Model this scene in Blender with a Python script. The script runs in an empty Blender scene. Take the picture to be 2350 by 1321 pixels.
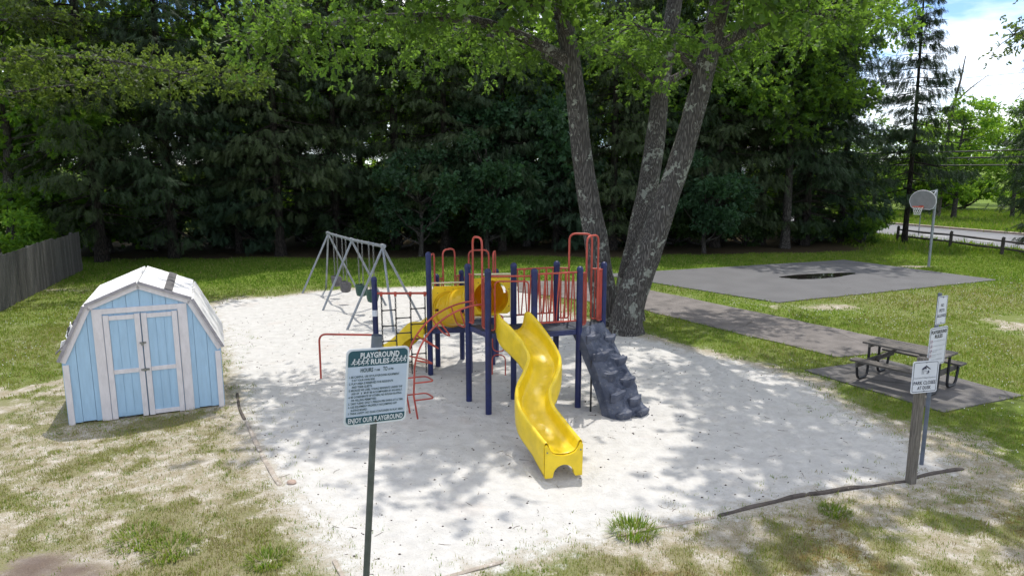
import bpy, bmesh, math, random
import numpy as np
from mathutils import Vector, Matrix, Euler

# ------------------------------------------------------------------ camera, sky, sun, exposure
scn = bpy.context.scene
COL = scn.collection
cam_d = bpy.data.cameras.new('camera'); cam = bpy.data.objects.new('camera', cam_d); COL.objects.link(cam)
cam.location = (0, 0, 4.4); cam.rotation_euler = (math.radians(90 - 10.117), 0, 0)
cam_d.sensor_width = 36; cam_d.lens = 36 * 1600 / 2350; cam_d.clip_start = 0.1; cam_d.clip_end = 3000
scn.camera = cam

SUN_AZ, SUN_EL = math.radians(7), math.radians(69)      # azimuth from +Y towards +X
world = bpy.data.worlds.new('World'); scn.world = world; world.use_nodes = True
wn = world.node_tree; wn.nodes.clear()
def wnode(t, **k):
    n = wn.nodes.new(t)
    for a, b in k.items(): setattr(n, a, b)
    return n
w_out = wnode('ShaderNodeOutputWorld'); w_bg = wnode('ShaderNodeBackground')
w_sky = wnode('ShaderNodeTexSky', sky_type='NISHITA', sun_disc=False, sun_elevation=SUN_EL, sun_rotation=SUN_AZ,
              air_density=0.65, dust_density=0.0, ozone_density=5.0)
w_tc = wnode('ShaderNodeTexCoord'); w_map = wnode('ShaderNodeMapping'); w_map.inputs['Scale'].default_value = (1.3, 1.3, 4.2)
w_map.inputs['Location'].default_value = (3.35, 1.2, 0.1)
w_no = wnode('ShaderNodeTexNoise'); w_no.inputs['Scale'].default_value = 2.0; w_no.inputs['Detail'].default_value = 7; w_no.inputs['Roughness'].default_value = 0.55
w_rp = wnode('ShaderNodeValToRGB'); w_rp.color_ramp.elements[0].position = 0.42; w_rp.color_ramp.elements[1].position = 0.64
w_mix = wnode('ShaderNodeMix', data_type='RGBA')
w_mix.inputs[7].default_value = (9.6, 9.4, 9.0, 1)
wl = wn.links.new
wl(w_tc.outputs['Generated'], w_map.inputs[0]); wl(w_map.outputs[0], w_no.inputs['Vector']); wl(w_no.outputs['Fac'], w_rp.inputs[0])
wl(w_rp.outputs[0], w_mix.inputs[0]); wl(w_sky.outputs[0], w_mix.inputs[6]); wl(w_mix.outputs[2], w_bg.inputs[0]); wl(w_bg.outputs[0], w_out.inputs[0])
w_bg.inputs[1].default_value = 0.15

sd = bpy.data.lights.new('sun', 'SUN'); sd.energy = 2.4; sd.angle = math.radians(0.7); sd.color = (1.0, 0.955, 0.88)
sun = bpy.data.objects.new('sun', sd); COL.objects.link(sun)
SV = Vector((math.sin(SUN_AZ) * math.cos(SUN_EL), math.cos(SUN_AZ) * math.cos(SUN_EL), math.sin(SUN_EL)))
sun.location = SV * 60; sun.rotation_euler = (-SV).to_track_quat('-Z', 'Y').to_euler()
vs = scn.view_settings; vs.view_transform = 'Standard'; vs.look = 'None'; vs.gamma = 1.0; vs.exposure = 0.68; vs.use_curve_mapping = False
scn.cycles.max_bounces = 7; scn.cycles.transparent_max_bounces = 8; scn.cycles.transmission_bounces = 4
scn.cycles.use_denoising = True

rng = np.random.default_rng(11); random.seed(5)
R = math.radians

# ------------------------------------------------------------------ numpy value noise
_T = np.random.default_rng(3).random((64, 64))
def vnoise(x, y, s=1.0, seed=0):
    x = np.asarray(x) * s + seed * 7.31; y = np.asarray(y) * s + seed * 3.77
    xi = np.floor(x).astype(int); yi = np.floor(y).astype(int); fx = x - xi; fy = y - yi
    fx = fx * fx * (3 - 2 * fx); fy = fy * fy * (3 - 2 * fy)
    g = lambda a, b: _T[a % 64, b % 64]
    return (g(xi, yi) * (1 - fx) + g(xi + 1, yi) * fx) * (1 - fy) + (g(xi, yi + 1) * (1 - fx) + g(xi + 1, yi + 1) * fx) * fy
def fbm(x, y, s=1.0, seed=0, o=4):
    r = 0; a = .5; t = 0
    for k in range(o):
        r = r + a * vnoise(x, y, s * 2 ** k, seed + k * 5); t += a; a *= .5
    return r / t

# ------------------------------------------------------------------ materials
def newmat(name):
    m = bpy.data.materials.new(name); m.use_nodes = True; nt = m.node_tree; nt.nodes.clear()
    out = nt.nodes.new('ShaderNodeOutputMaterial'); b = nt.nodes.new('ShaderNodeBsdfPrincipled'); nt.links.new(b.outputs[0], out.inputs[0])
    return m, nt, b, out
def N(nt, t, ins=None, **k):
    n = nt.nodes.new(t)
    for a, v in k.items(): setattr(n, a, v)
    for a, v in (ins or {}).items():
        if isinstance(v, bpy.types.NodeSocket): nt.links.new(v, n.inputs[a])
        else: n.inputs[a].default_value = v
    return n
def rgba(c, f=1.0): return (min(1, c[0] * f), min(1, c[1] * f), min(1, c[2] * f), 1)
def mixc(nt, fac, a, b, blend='MIX'):
    n = nt.nodes.new('ShaderNodeMix'); n.data_type = 'RGBA'; n.blend_type = blend
    for i, v in ((0, fac), (6, a), (7, b)):
        if isinstance(v, bpy.types.NodeSocket): nt.links.new(v, n.inputs[i])
        else: n.inputs[i].default_value = v
    return n.outputs[2]
def ramp(nt, fac, p0, p1):
    n = nt.nodes.new('ShaderNodeMapRange'); n.inputs[1].default_value = p0; n.inputs[2].default_value = p1; nt.links.new(fac, n.inputs[0]); n.interpolation_type = 'SMOOTHSTEP'
    return n.outputs[0]
def noise(nt, vec, scale, detail=4, rough=.6):
    return N(nt, 'ShaderNodeTexNoise', {'Vector': vec, 'Scale': scale, 'Detail': detail, 'Roughness': rough}).outputs['Fac']
def mul(nt, a, b, op='MULTIPLY'):
    n = nt.nodes.new('ShaderNodeMath'); n.operation = op
    for i, v in enumerate((a, b)):
        if isinstance(v, bpy.types.NodeSocket): nt.links.new(v, n.inputs[i])
        else: n.inputs[i].default_value = v
    return n.outputs[0]
def bump(nt, bsdf, h, strength, dist=.02):
    n = N(nt, 'ShaderNodeBump', {'Height': h, 'Strength': strength, 'Distance': dist}); nt.links.new(n.outputs[0], bsdf.inputs['Normal'])

def paint(name, col, rough=.45, var=.18, scale=6, bumps=0., bscale=60, metal=0., wear=None, wearcol=None, rnd=0., stretch=(1, 1, 1), coat=0.):
    m, nt, b, o = newmat(name)
    tc = N(nt, 'ShaderNodeTexCoord'); mp = N(nt, 'ShaderNodeMapping', {'Vector': tc.outputs['Object'], 'Scale': stretch})
    v = mp.outputs[0]
    if rnd:
        oi = N(nt, 'ShaderNodeObjectInfo'); ad = N(nt, 'ShaderNodeVectorMath', operation='ADD'); nt.links.new(v, ad.inputs[0])
        sc = mul(nt, oi.outputs['Random'], 37.0); nt.links.new(sc, ad.inputs[1]); v = ad.outputs[0]
    n1 = noise(nt, v, scale, 5); c = mixc(nt, ramp(nt, n1, .3, .7), rgba(col, 1 - var), rgba(col, 1 + var))
    if rnd:
        f = mul(nt, mul(nt, oi.outputs['Random'], 2 * rnd), 1 - rnd, 'ADD')
        hs = N(nt, 'ShaderNodeHueSaturation', {'Color': c, 'Value': f}); c = hs.outputs[0]
    if wear is not None:
        n2 = noise(nt, v, scale * 3.1, 8, .7); c = mixc(nt, ramp(nt, n2, wear, wear + .08), c, rgba(wearcol))
    nt.links.new(c, b.inputs['Base Color'])
    n3 = noise(nt, v, scale * 2, 3)
    rr = N(nt, 'ShaderNodeMapRange', {0: n3, 3: max(.03, rough - .1), 4: min(1, rough + .1)}); nt.links.new(rr.outputs[0], b.inputs['Roughness'])
    b.inputs['Metallic'].default_value = metal
    if coat: b.inputs['Coat Weight'].default_value = coat; b.inputs['Coat Roughness'].default_value = .15
    if bumps: bump(nt, b, noise(nt, v, bscale, 6, .65), bumps)
    return m

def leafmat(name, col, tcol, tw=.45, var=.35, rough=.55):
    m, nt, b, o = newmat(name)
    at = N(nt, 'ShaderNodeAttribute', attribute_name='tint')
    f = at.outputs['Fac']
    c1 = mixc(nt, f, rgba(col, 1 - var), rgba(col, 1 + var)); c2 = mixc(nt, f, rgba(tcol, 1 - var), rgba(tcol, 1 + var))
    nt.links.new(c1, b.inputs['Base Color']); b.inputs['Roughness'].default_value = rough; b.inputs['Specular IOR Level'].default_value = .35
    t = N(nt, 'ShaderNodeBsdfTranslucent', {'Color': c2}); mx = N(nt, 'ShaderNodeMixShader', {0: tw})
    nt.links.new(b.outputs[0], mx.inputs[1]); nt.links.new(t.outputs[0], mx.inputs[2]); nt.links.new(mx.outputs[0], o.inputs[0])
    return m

MAT = {}
MAT['blue'] = paint('blue_paint', (.009, .016, .085), .38, .25, 5, wear=.72, wearcol=(.03, .04, .15))
MAT['red'] = paint('red_coating', (.40, .062, .04), .5, .25, 4, wear=.68, wearcol=(.46, .15, .10))
MAT['yellow'] = paint('yellow_plastic', (.78, .55, .012), .34, .10, 5, wear=.73, wearcol=(.66, .48, .05), coat=.12)
MAT['yellow_panel'] = paint('yellow_panel', (.78, .52, .012), .38, .08, 3, wear=.74, wearcol=(.55, .38, .03))
def shellmat():
    m, nt, b, o = newmat('yellow_translucent_plastic'); b.inputs['Base Color'].default_value = (.80, .55, .012, 1); b.inputs['Roughness'].default_value = .3
    t = N(nt, 'ShaderNodeBsdfTranslucent', {'Color': (.95, .55, .03, 1)}); mx = N(nt, 'ShaderNodeMixShader', {0: .35}); nt.links.new(b.outputs[0], mx.inputs[1]); nt.links.new(t.outputs[0], mx.inputs[2]); nt.links.new(mx.outputs[0], o.inputs[0]); return m
MAT['yellow_shell'] = shellmat()
MAT['cream'] = paint('cream_rail', (.62, .56, .36), .5, .15, 6)
MAT['deck'] = paint('deck_coating', (.035, .042, .06), .6, .4, 18, bumps=.5, bscale=60, wear=.66, wearcol=(.12, .12, .14))
MAT['deck_edge'] = paint('deck_edge_blue', (.02, .028, .10), .45, .3, 10, wear=.7, wearcol=(.09, .09, .13))
MAT['black'] = paint('black_chain', (.02, .02, .022), .55, .3, 30)
MAT['chain'] = paint('galvanised_chain', (.20, .20, .19), .5, .3, 40, metal=.6)
MAT['galv'] = paint('galvanised_pipe', (.27, .29, .31), .48, .18, 5, metal=.35, wear=.7, wearcol=(.19, .18, .17))
MAT['greyblue_pipe'] = paint('weathered_pipe', (.13, .15, .19), .55, .2, 6, metal=.2)
MAT['dark_pipe'] = paint('dark_grey_pipe', (.075, .085, .082), .55, .25, 6, wear=.66, wearcol=(.14, .12, .10))
MAT['green_seat'] = paint('green_rubber', (.012, .06, .045), .55, .2, 10)
MAT['grey_seat'] = paint('grey_rubber', (.10, .095, .10), .65, .25, 10)
MAT['sign_white'] = paint('sign_white', (.60, .63, .69), .4, .05, 4, wear=.76, wearcol=(.5, .5, .48))
MAT['sign_pale'] = paint('sign_pale_blue', (.43, .50, .63), .4, .05, 4, wear=.77, wearcol=(.4, .4, .4))
MAT['sign_teal'] = paint('sign_teal', (.014, .072, .105), .4, .1, 5)
MAT['ink_teal'] = paint('ink_teal', (.03, .065, .075), .5, .1, 5)
MAT['ink_navy'] = paint('ink_navy', (.018, .022, .05), .5, .1, 5)
MAT['ink_black'] = paint('ink_black', (.015, .015, .018), .5, .1, 5)
MAT['ink_grey'] = paint('ink_grey', (.22, .23, .26), .5, .1, 5)
MAT['ink_red'] = paint('ink_red', (.45, .13, .14), .5, .1, 5)
MAT['bolt'] = paint('bolt', (.05, .045, .04), .6, .3, 40)
MAT['shed_blue'] = paint('shed_blue_paint', (.35, .52, .68), .6, .06, 5, bumps=.25, bscale=70, stretch=(4, 4, .6), wear=.78, wearcol=(.24, .38, .55))
MAT['shed_white'] = paint('shed_white_trim', (.66, .62, .63), .6, .07, 6, bumps=.2, bscale=60, stretch=(3, 3, 1), wear=.75, wearcol=(.46, .42, .40))
MAT['shed_fascia'] = paint('shed_fascia', (.30, .28, .30), .7, .2, 8, wear=.62, wearcol=(.45, .42, .42))
MAT['roof_white'] = paint('shed_roof_white', (.80, .79, .78), .65, .05, 10, bumps=.4, bscale=90, wear=.74, wearcol=(.62, .60, .58))
MAT['tar'] = paint('tar_paper', (.10, .095, .095), .8, .3, 12, wear=.6, wearcol=(.25, .24, .24))
MAT['steel'] = paint('hasp_steel', (.25, .25, .24), .45, .3, 30, metal=.7)
MAT['wood_grey'] = paint('weathered_wood', (.115, .103, .092), .8, .35, 7, bumps=.7, bscale=30, stretch=(1, 9, 9), rnd=.15)
MAT['wood_grey_v'] = paint('weathered_post_wood', (.175, .155, .132), .8, .4, 7, bumps=.8, bscale=25, stretch=(9, 9, .7))
MAT['picket'] = paint('weathered_picket', (.095, .09, .088), .85, .35, 9, bumps=.6, bscale=30, stretch=(8, 8, .6), rnd=.35)
MAT['rail_wood'] = paint('dark_rail_wood', (.06, .05, .045), .85, .4, 8, bumps=.6, bscale=30, rnd=.2)
MAT['timber'] = paint('rotting_timber', (.085, .07, .06), .9, .45, 6, bumps=1., bscale=18, wear=.6, wearcol=(.30, .26, .22))
MAT['timber_pale'] = paint('sandy_timber', (.36, .31, .26), .9, .25, 6, bumps=.8, bscale=18, wear=.55, wearcol=(.5, .47, .43))
MAT['asphalt'] = paint('court_asphalt', (.118, .117, .121), .85, .10, 1.1, bumps=.35, bscale=160, wear=.70, wearcol=(.10, .095, .10))
MAT['path'] = paint('path_asphalt', (.17, .152, .142), .9, .22, 2.2, bumps=.6, bscale=110, wear=.6, wearcol=(.11, .095, .085))
MAT['pad'] = paint('pad_asphalt', (.135, .127, .122), .9, .22, 3, bumps=.6, bscale=110, wear=.62, wearcol=(.23, .205, .19))
MAT['road'] = paint('road_asphalt', (.20, .20, .21), .85, .08, .6, bumps=.2, bscale=60)
MAT['kerb'] = paint('kerb_concrete', (.42, .34, .29), .85, .12, 3)
def cracks(mat, scale, width, col, warp=.5):
    nt = mat.node_tree; b = next(n for n in nt.nodes if n.type == 'BSDF_PRINCIPLED'); old = b.inputs['Base Color'].links[0].from_socket
    tc = N(nt, 'ShaderNodeTexCoord'); nz = N(nt, 'ShaderNodeTexNoise', {'Vector': tc.outputs['Object'], 'Scale': 2.2, 'Detail': 4}); vm = N(nt, 'ShaderNodeVectorMath', {0: nz.outputs['Color'], 1: (warp, warp, 0)}, operation='MULTIPLY'); va = N(nt, 'ShaderNodeVectorMath', {0: tc.outputs['Object'], 1: vm.outputs[0]}, operation='ADD')
    vo = N(nt, 'ShaderNodeTexVoronoi', {'Vector': va.outputs[0], 'Scale': scale}, feature='DISTANCE_TO_EDGE'); f = N(nt, 'ShaderNodeMapRange', {0: vo.outputs['Distance'], 1: 0., 2: width, 3: 1., 4: 0.}).outputs[0]
    f = mul(nt, f, ramp(nt, noise(nt, tc.outputs['Object'], .9, 2), .42, .55)); nt.links.new(mixc(nt, mul(nt, f, .8), old, rgba(col)), b.inputs['Base Color'])
cracks(MAT['path'], .42, .018, (.05, .045, .04)); cracks(MAT['pad'], .5, .018, (.05, .045, .04)); cracks(MAT['asphalt'], .16, .006, (.07, .068, .07), 1.2)
MAT['roadline'] = paint('road_paint', (.75, .75, .72), .7, .1, 5)
MAT['backboard'] = paint('backboard_grey', (.24, .24, .235), .6, .1, 8)
MAT['backboard_rim'] = paint('backboard_white', (.6, .6, .6), .6, .1, 8)
MAT['rim_red'] = paint('rim_red', (.42, .07, .04), .5, .2, 8)
MAT['net'] = paint('net_white', (.7, .7, .68), .8, .1, 8)
MAT['wire'] = paint('wire_black', (.02, .02, .022), .6, .2, 2)
MAT['wire_thin'] = paint('wire_grey', (.16, .17, .18), .6, .2, 2)
MAT['house'] = paint('house_siding', (.74, .74, .74), .7, .05, 2)
MAT['house_roof'] = paint('house_roof', (.22, .2, .19), .8, .15, 3)
MAT['glass'] = paint('window_glass', (.03, .035, .04), .1, .1, 3)
MAT['stone'] = paint('pinkish_stone', (.42, .31, .25), .8, .2, 14, bumps=.6)
MAT['leaf_oak'] = leafmat('oak_leaf', (.050, .10, .018), (.24, .42, .045), .44, .40)
MAT['leaf_olive'] = leafmat('olive_oak_leaf', (.065, .10, .022), (.24, .35, .045), .42, .35)
MAT['leaf_broad'] = leafmat('broad_leaf', (.05, .105, .02), (.30, .50, .045), .52, .4)
MAT['leaf_blue'] = leafmat('blue_green_leaf', (.030, .075, .034), (.09, .20, .05), .28, .35)
MAT['leaf_bright'] = leafmat('bright_leaf', (.08, .17, .022), (.38, .60, .05), .5, .35)
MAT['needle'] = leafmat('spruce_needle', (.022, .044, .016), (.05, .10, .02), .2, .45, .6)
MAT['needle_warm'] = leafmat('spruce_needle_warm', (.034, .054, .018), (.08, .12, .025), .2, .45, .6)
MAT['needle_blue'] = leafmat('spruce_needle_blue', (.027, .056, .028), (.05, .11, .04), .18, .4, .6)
MAT['grass'] = None

def barkmat(name, c0, c1, lichen=None, lt=.63, sc=1.0):
    m, nt, b, o = newmat(name)
    tc = N(nt, 'ShaderNodeTexCoord'); mp = N(nt, 'ShaderNodeMapping', {'Vector': tc.outputs['Object'], 'Scale': (13 * sc, 13 * sc, 1.05 * sc)})
    n1 = noise(nt, mp.outputs[0], 2.2, 6, .65)
    vo = N(nt, 'ShaderNodeTexVoronoi', {'Vector': mp.outputs[0], 'Scale': 2.6}, feature='DISTANCE_TO_EDGE')
    ridge = ramp(nt, vo.outputs['Distance'], .02, .28)
    h = mul(nt, n1, ridge)
    c = mixc(nt, ramp(nt, h, .08, .55), rgba(c0), rgba(c1))
    if lichen:
        l1 = noise(nt, tc.outputs['Object'], 2.3, 5, .6); l2 = noise(nt, tc.outputs['Object'], 11, 4, .6)
        f = mul(nt, mul(nt, l1, .66), mul(nt, l2, .34), 'ADD')
        c = mixc(nt, ramp(nt, f, lt - .06, lt - .03), c, rgba(lichen))
    nt.links.new(c, b.inputs['Base Color']); b.inputs['Roughness'].default_value = .9; b.inputs['Specular IOR Level'].default_value = .2
    bump(nt, b, h, .9, .05)
    return m
MAT['bark_oak'] = barkmat('oak_bark', (.062, .057, .053), (.20, .187, .172), (.30, .315, .275), .615)
MAT['bark_dark'] = barkmat('dark_bark', (.018, .015, .013), (.075, .062, .052))
MAT['bark_grey'] = barkmat('grey_bark', (.04, .036, .032), (.15, .135, .12), (.2, .2, .17), .64)
MAT['dead_wood'] = barkmat('dead_wood', (.12, .10, .09), (.30, .27, .24))

# ground: sand, sparse dry grass and lawn, by masks with ragged noisy borders
def groundmat():
    m, nt, b, o = newmat('ground_soil')
    tc = N(nt, 'ShaderNodeTexCoord'); v = tc.outputs['Object']
    A = lambda n: N(nt, 'ShaderNodeAttribute', attribute_name=n).outputs['Fac']
    sd_, cov, lit, dry, moss, dirt = A('sand'), A('cover'), A('litter'), A('dry'), A('moss'), A('dirt')
    n_big = noise(nt, v, .8, 4); n_mid = noise(nt, v, 4.5, 5, .65); n_fine = noise(nt, v, 30, 5, .7); n_vf = noise(nt, v, 140, 3, .7)
    sand = mixc(nt, ramp(nt, n_mid, .3, .7), (.515, .50, .475, 1), (.60, .585, .56, 1))
    sand = mixc(nt, ramp(nt, n_fine, .62, .74), sand, (.42, .39, .36, 1))
    pink = mul(nt, ramp(nt, n_big, .58, .72), .3); sand = mixc(nt, pink, sand, (.52, .44, .39, 1))
    soil = mixc(nt, ramp(nt, n_mid, .35, .65), (.50, .455, .40, 1), (.36, .30, .23, 1))
    soil = mixc(nt, ramp(nt, n_fine, .55, .7), soil, (.62, .60, .56, 1))
    sp_ = mul(nt, ramp(nt, n_vf, .46, .58), ramp(nt, n_mid, .3, .5)); soil = mixc(nt, mul(nt, sp_, .85), soil, (.20, .185, .085, 1))
    soil = mixc(nt, dirt, soil, mixc(nt, n_fine, (.10, .07, .06, 1), (.17, .13, .11, 1)))
    green = mixc(nt, n_fine, (.070, .125, .016, 1), (.19, .25, .042, 1))
    dryc = mixc(nt, n_fine, (.155, .15, .068, 1), (.30, .27, .165, 1))
    th = mixc(nt, mul(nt, dry, ramp(nt, n_mid, .12, .45)), green, dryc)
    th = mixc(nt, mul(nt, mul(nt, moss, .8), mul(nt, ramp(nt, n_mid, .42, .6), ramp(nt, n_fine, .3, .6))), th, (.19, .125, .035, 1))
    cf = mul(nt, cov, mul(nt, mul(nt, n_mid, .55), mul(nt, n_fine, .75), 'ADD'), 'ADD')
    c = mixc(nt, ramp(nt, cf, .98, 1.22), soil, th)
    # sand border
    sf = mul(nt, sd_, mul(nt, mul(nt, n_mid, 1.6), mul(nt, n_fine, .8), 'ADD'), 'ADD')
    c = mixc(nt, ramp(nt, sf, .95, 1.5), c, sand)
    litc = mixc(nt, n_fine, (.028, .022, .014, 1), (.075, .055, .032, 1)); litc = mixc(nt, ramp(nt, n_mid, .55, .68), litc, (.035, .06, .015, 1)); litc = mixc(nt, ramp(nt, n_vf, .64, .74), litc, (.20, .14, .10, 1))
    c = mixc(nt, lit, c, litc)
    nt.links.new(c, b.inputs['Base Color']); b.inputs['Roughness'].default_value = .95; b.inputs['Specular IOR Level'].default_value = .1
    foot = N(nt, 'ShaderNodeTexVoronoi', {'Vector': v, 'Scale': 3.3, 'Smoothness': 1.}, feature='SMOOTH_F1').outputs['Distance']
    h = mul(nt, mul(nt, n_mid, 1.2), mul(nt, n_fine, .35), 'ADD'); h = mul(nt, h, mul(nt, foot, .7), 'ADD')
    bump(nt, b, h, .8, .07)
    return m
MAT['ground'] = groundmat()

# ------------------------------------------------------------------ mesh helpers
class MB:
    def __init__(s): s.v = []; s.f = []; s.smooth = False
    def add(s, vs, fs):
        o = len(s.v); s.v += [tuple(p) for p in vs]; s.f += [tuple(i + o for i in f) for f in fs]; return s
    def box(s, c, size, rot=None):
        x, y, z = size[0] / 2, size[1] / 2, size[2] / 2
        vs = [Vector((a * x, b * y, d * z)) for d in (-1, 1) for a, b in ((-1, -1), (1, -1), (1, 1), (-1, 1))]
        if rot is not None: vs = [rot @ p for p in vs]
        return s.add([p + Vector(c) for p in vs], [(3, 2, 1, 0), (4, 5, 6, 7), (0, 1, 5, 4), (1, 2, 6, 5), (2, 3, 7, 6), (3, 0, 4, 7)])
    def beam(s, a, b, w, h, up=(0, 0, 1)):
        a, b = Vector(a), Vector(b); d = b - a; L = d.length; d.normalize(); u = Vector(up)
        if abs(d.dot(u)) > .98: u = Vector((1, 0, 0))
        sx = d.cross(u).normalized(); u = sx.cross(d); m = Matrix((d, sx, u)).transposed()
        return s.box((a + b) / 2, (L, w, h), m)
    def tube(s, path, r, n=10, caps=True, closed=False):
        P = [Vector(p) for p in path]; K = len(P); rs = r if isinstance(r, (list, tuple)) else [r] * K
        T = []
        for i in range(K):
            a = P[(i - 1) % K] if (closed or i > 0) else P[i]; b = P[(i + 1) % K] if (closed or i < K - 1) else P[i]
            d = b - a; T.append(d.normalized() if d.length > 1e-9 else Vector((0, 0, 1)))
        u = T[0].orthogonal().normalized(); vs = []
        for i in range(K):
            u = (u - T[i] * u.dot(T[i])); u = u.normalized() if u.length > 1e-6 else T[i].orthogonal().normalized(); w = T[i].cross(u)
            for k in range(n):
                a = 2 * math.pi * k / n; vs.append(P[i] + (u * math.cos(a) + w * math.sin(a)) * rs[i])
        fs = []
        for i in range(K if closed else K - 1):
            j = (i + 1) % K
            for k in range(n): fs.append((i * n + k, i * n + (k + 1) % n, j * n + (k + 1) % n, j * n + k))
        if caps and not closed: fs += [tuple(range(n - 1, -1, -1)), tuple((K - 1) * n + k for k in range(n))]
        return s.add(vs, fs)
    def poly(s, pts, off):      # flat polygon extruded by vector off
        n = len(pts); off = Vector(off); vs = [Vector(p) for p in pts]; vs += [p + off for p in vs]
        fs = [tuple(range(n)), tuple(range(2 * n - 1, n - 1, -1))] + [(i, i + n, (i + 1) % n + n, (i + 1) % n) for i in range(n)]
        return s.add(vs, fs)
    def dome(s, c, r, h, n=12, k=4):
        vs = []; fs = []
        for i in range(k):
            a = math.pi / 2 * i / k
            for j in range(n): b = 2 * math.pi * j / n; vs.append((c[0] + r * math.cos(a) * math.cos(b), c[1] + r * math.cos(a) * math.sin(b), c[2] + h * math.sin(a)))
        vs.append((c[0], c[1], c[2] + h)); t = len(vs) - 1
        for i in range(k - 1):
            for j in range(n): fs.append((i * n + j, i * n + (j + 1) % n, (i + 1) * n + (j + 1) % n, (i + 1) * n + j))
        for j in range(n): fs.append(((k - 1) * n + j, (k - 1) * n + (j + 1) % n, t))
        return s.add(vs, fs)
    def mesh(s, name, mat, smooth=False, bevel=0.):
        me = bpy.data.meshes.new(name); me.from_pydata(s.v, [], s.f)
        if bevel:
            bm = bmesh.new(); bm.from_mesh(me); bmesh.ops.remove_doubles(bm, verts=bm.verts, dist=1e-5)
            bmesh.ops.bevel(bm, geom=[e for e in bm.edges if len(e.link_faces) == 2 and e.calc_face_angle(0) > .6], offset=bevel, segments=2, affect='EDGES', profile=.5); bm.to_mesh(me); bm.free()
        if mat is not None: me.materials.append(MAT[mat] if isinstance(mat, str) else mat)
        if smooth:
            me.polygons.foreach_set('use_smooth', [True] * len(me.polygons))
            try: me.set_sharp_from_angle(angle=R(42))
            except Exception: pass
        me.update(); return me

def npmesh(name, V, F, mat, tint=None, smooth=False):
    me = bpy.data.meshes.new(name); V = np.asarray(V, np.float32).reshape(-1, 3); F = np.asarray(F, np.int32); k = F.shape[1]; n = len(F)
    me.vertices.add(len(V)); me.vertices.foreach_set('co', V.ravel())
    me.loops.add(n * k); me.loops.foreach_set('vertex_index', F.ravel())
    me.polygons.add(n); me.polygons.foreach_set('loop_start', np.arange(0, n * k, k, dtype=np.int32)); me.polygons.foreach_set('loop_total', np.full(n, k, np.int32))
    if mat: me.materials.append(MAT[mat] if isinstance(mat, str) else mat)
    if tint is not None:
        a = me.attributes.new('tint', 'FLOAT', 'POINT'); a.data.foreach_set('value', np.asarray(tint, np.float32))
    if smooth: me.polygons.foreach_set('use_smooth', np.ones(n, bool))
    me.update(calc_edges=True); me.validate(); return me

BASE = {}
def empty(name, loc=(0, 0, 0), label=None, cat=None, group=None, mat=None):
    o = bpy.data.objects.new(name, None); COL.objects.link(o); o.empty_display_size = .1
    if mat is not None: o.matrix_basis = mat
    else: o.location = loc
    BASE[o.name] = o.matrix_basis.copy()
    tag(o, label, cat, group); return o
def tag(o, label=None, cat=None, group=None, kind=None):
    if label: o['label'] = label
    if cat: o['category'] = cat
    if group: o['group'] = group
    if kind: o['kind'] = kind
    return o
def ob(name, me, parent=None, local=False):
    o = bpy.data.objects.new(name, me); COL.objects.link(o)
    if parent is not None:
        o.parent = parent
        if not local and parent.name in BASE: o.matrix_parent_inverse = BASE[parent.name].inverted()
    return o
def copy_tree(o, parent=None):
    c = o.copy(); COL.objects.link(c); c.parent = parent
    for ch in o.children: copy_tree(ch, c)
    return c
def fillet(pts, r, n=5):
    P = [Vector(p) for p in pts]; out = [P[0]]
    for i in range(1, len(P) - 1):
        a = (P[i - 1] - P[i]); b = (P[i + 1] - P[i]); d = min(r, a.length * .49, b.length * .49)
        p0 = P[i] + a.normalized() * d; p1 = P[i] + b.normalized() * d
        for k in range(n + 1):
            t = k / n; out.append(p0 * (1 - t) ** 2 + P[i] * 2 * t * (1 - t) + p1 * t * t)
    out.append(P[-1]); return out
def spline(pts, n=8):
    P = [Vector(p) for p in pts]; P = [P[0] * 2 - P[1]] + P + [P[-1] * 2 - P[-2]]; out = []
    for i in range(1, len(P) - 2):
        for k in range(n):
            t = k / n; a, b, c, d = P[i - 1], P[i], P[i + 1], P[i + 2]
            out.append(.5 * ((2 * b) + (c - a) * t + (2 * a - 5 * b + 4 * c - d) * t * t + (3 * b - a - 3 * c + d) * t ** 3))
    out.append(P[-2]); return out

# ------------------------------------------------------------------ ground sheet
SANDP = [(6.48, 9.55), (5.64, 9.23), (3.97, 8.77), (2.95, 8.35), (1.74, 7.89), (1.17, 7.66), (-.45, 6.98), (-.8, 6.0), (-1.55, 6.0), (-1.85, 6.89), (-2.57, 8.02), (-3.25, 9.10),
         (-3.86, 10.14), (-4.70, 11.63), (-5.3, 13.2), (-6.9, 16.2), (-9.4, 21.2), (-9.2, 22.4), (-7.79, 22.9), (-6.55, 24.1), (-2.95, 24.9), (.3, 24.9), (1.0, 22.0), (2.0, 18.8), (3.7, 16.9), (5.16, 15.1),
         (6.0, 13.7), (6.1, 11.9), (6.35, 10.84), (6.5, 10.1)]
def polysd(x, y, P):
    d = np.full(x.shape, 1e9); ins = np.zeros(x.shape, bool); n = len(P)
    for i in range(n):
        ax, ay = P[i]; bx, by = P[(i + 1) % n]; ex, ey = bx - ax, by - ay
        t = np.clip(((x - ax) * ex + (y - ay) * ey) / (ex * ex + ey * ey), 0, 1); d = np.minimum(d, np.hypot(x - ax - t * ex, y - ay - t * ey))
        c = ((ay > y) != (by > y)) & (x < (bx - ax) * (y - ay) / (by - ay + 1e-12) + ax); ins ^= c
    return np.where(ins, d, -d)
COURT = [(15.38, 31.94), (18.61, 26.32), (8.55, 21.92), (3.54, 27.70)]
PATH = [(4.81, 24.26), (9.54, 17.24), (9.2, 16.3), (8.57, 15.84), (7.48, 15.54), (4.05, 20.77), (2.2, 22.4), (.2, 23.9), (.2, 26.2), (2.6, 26.0)]
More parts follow.
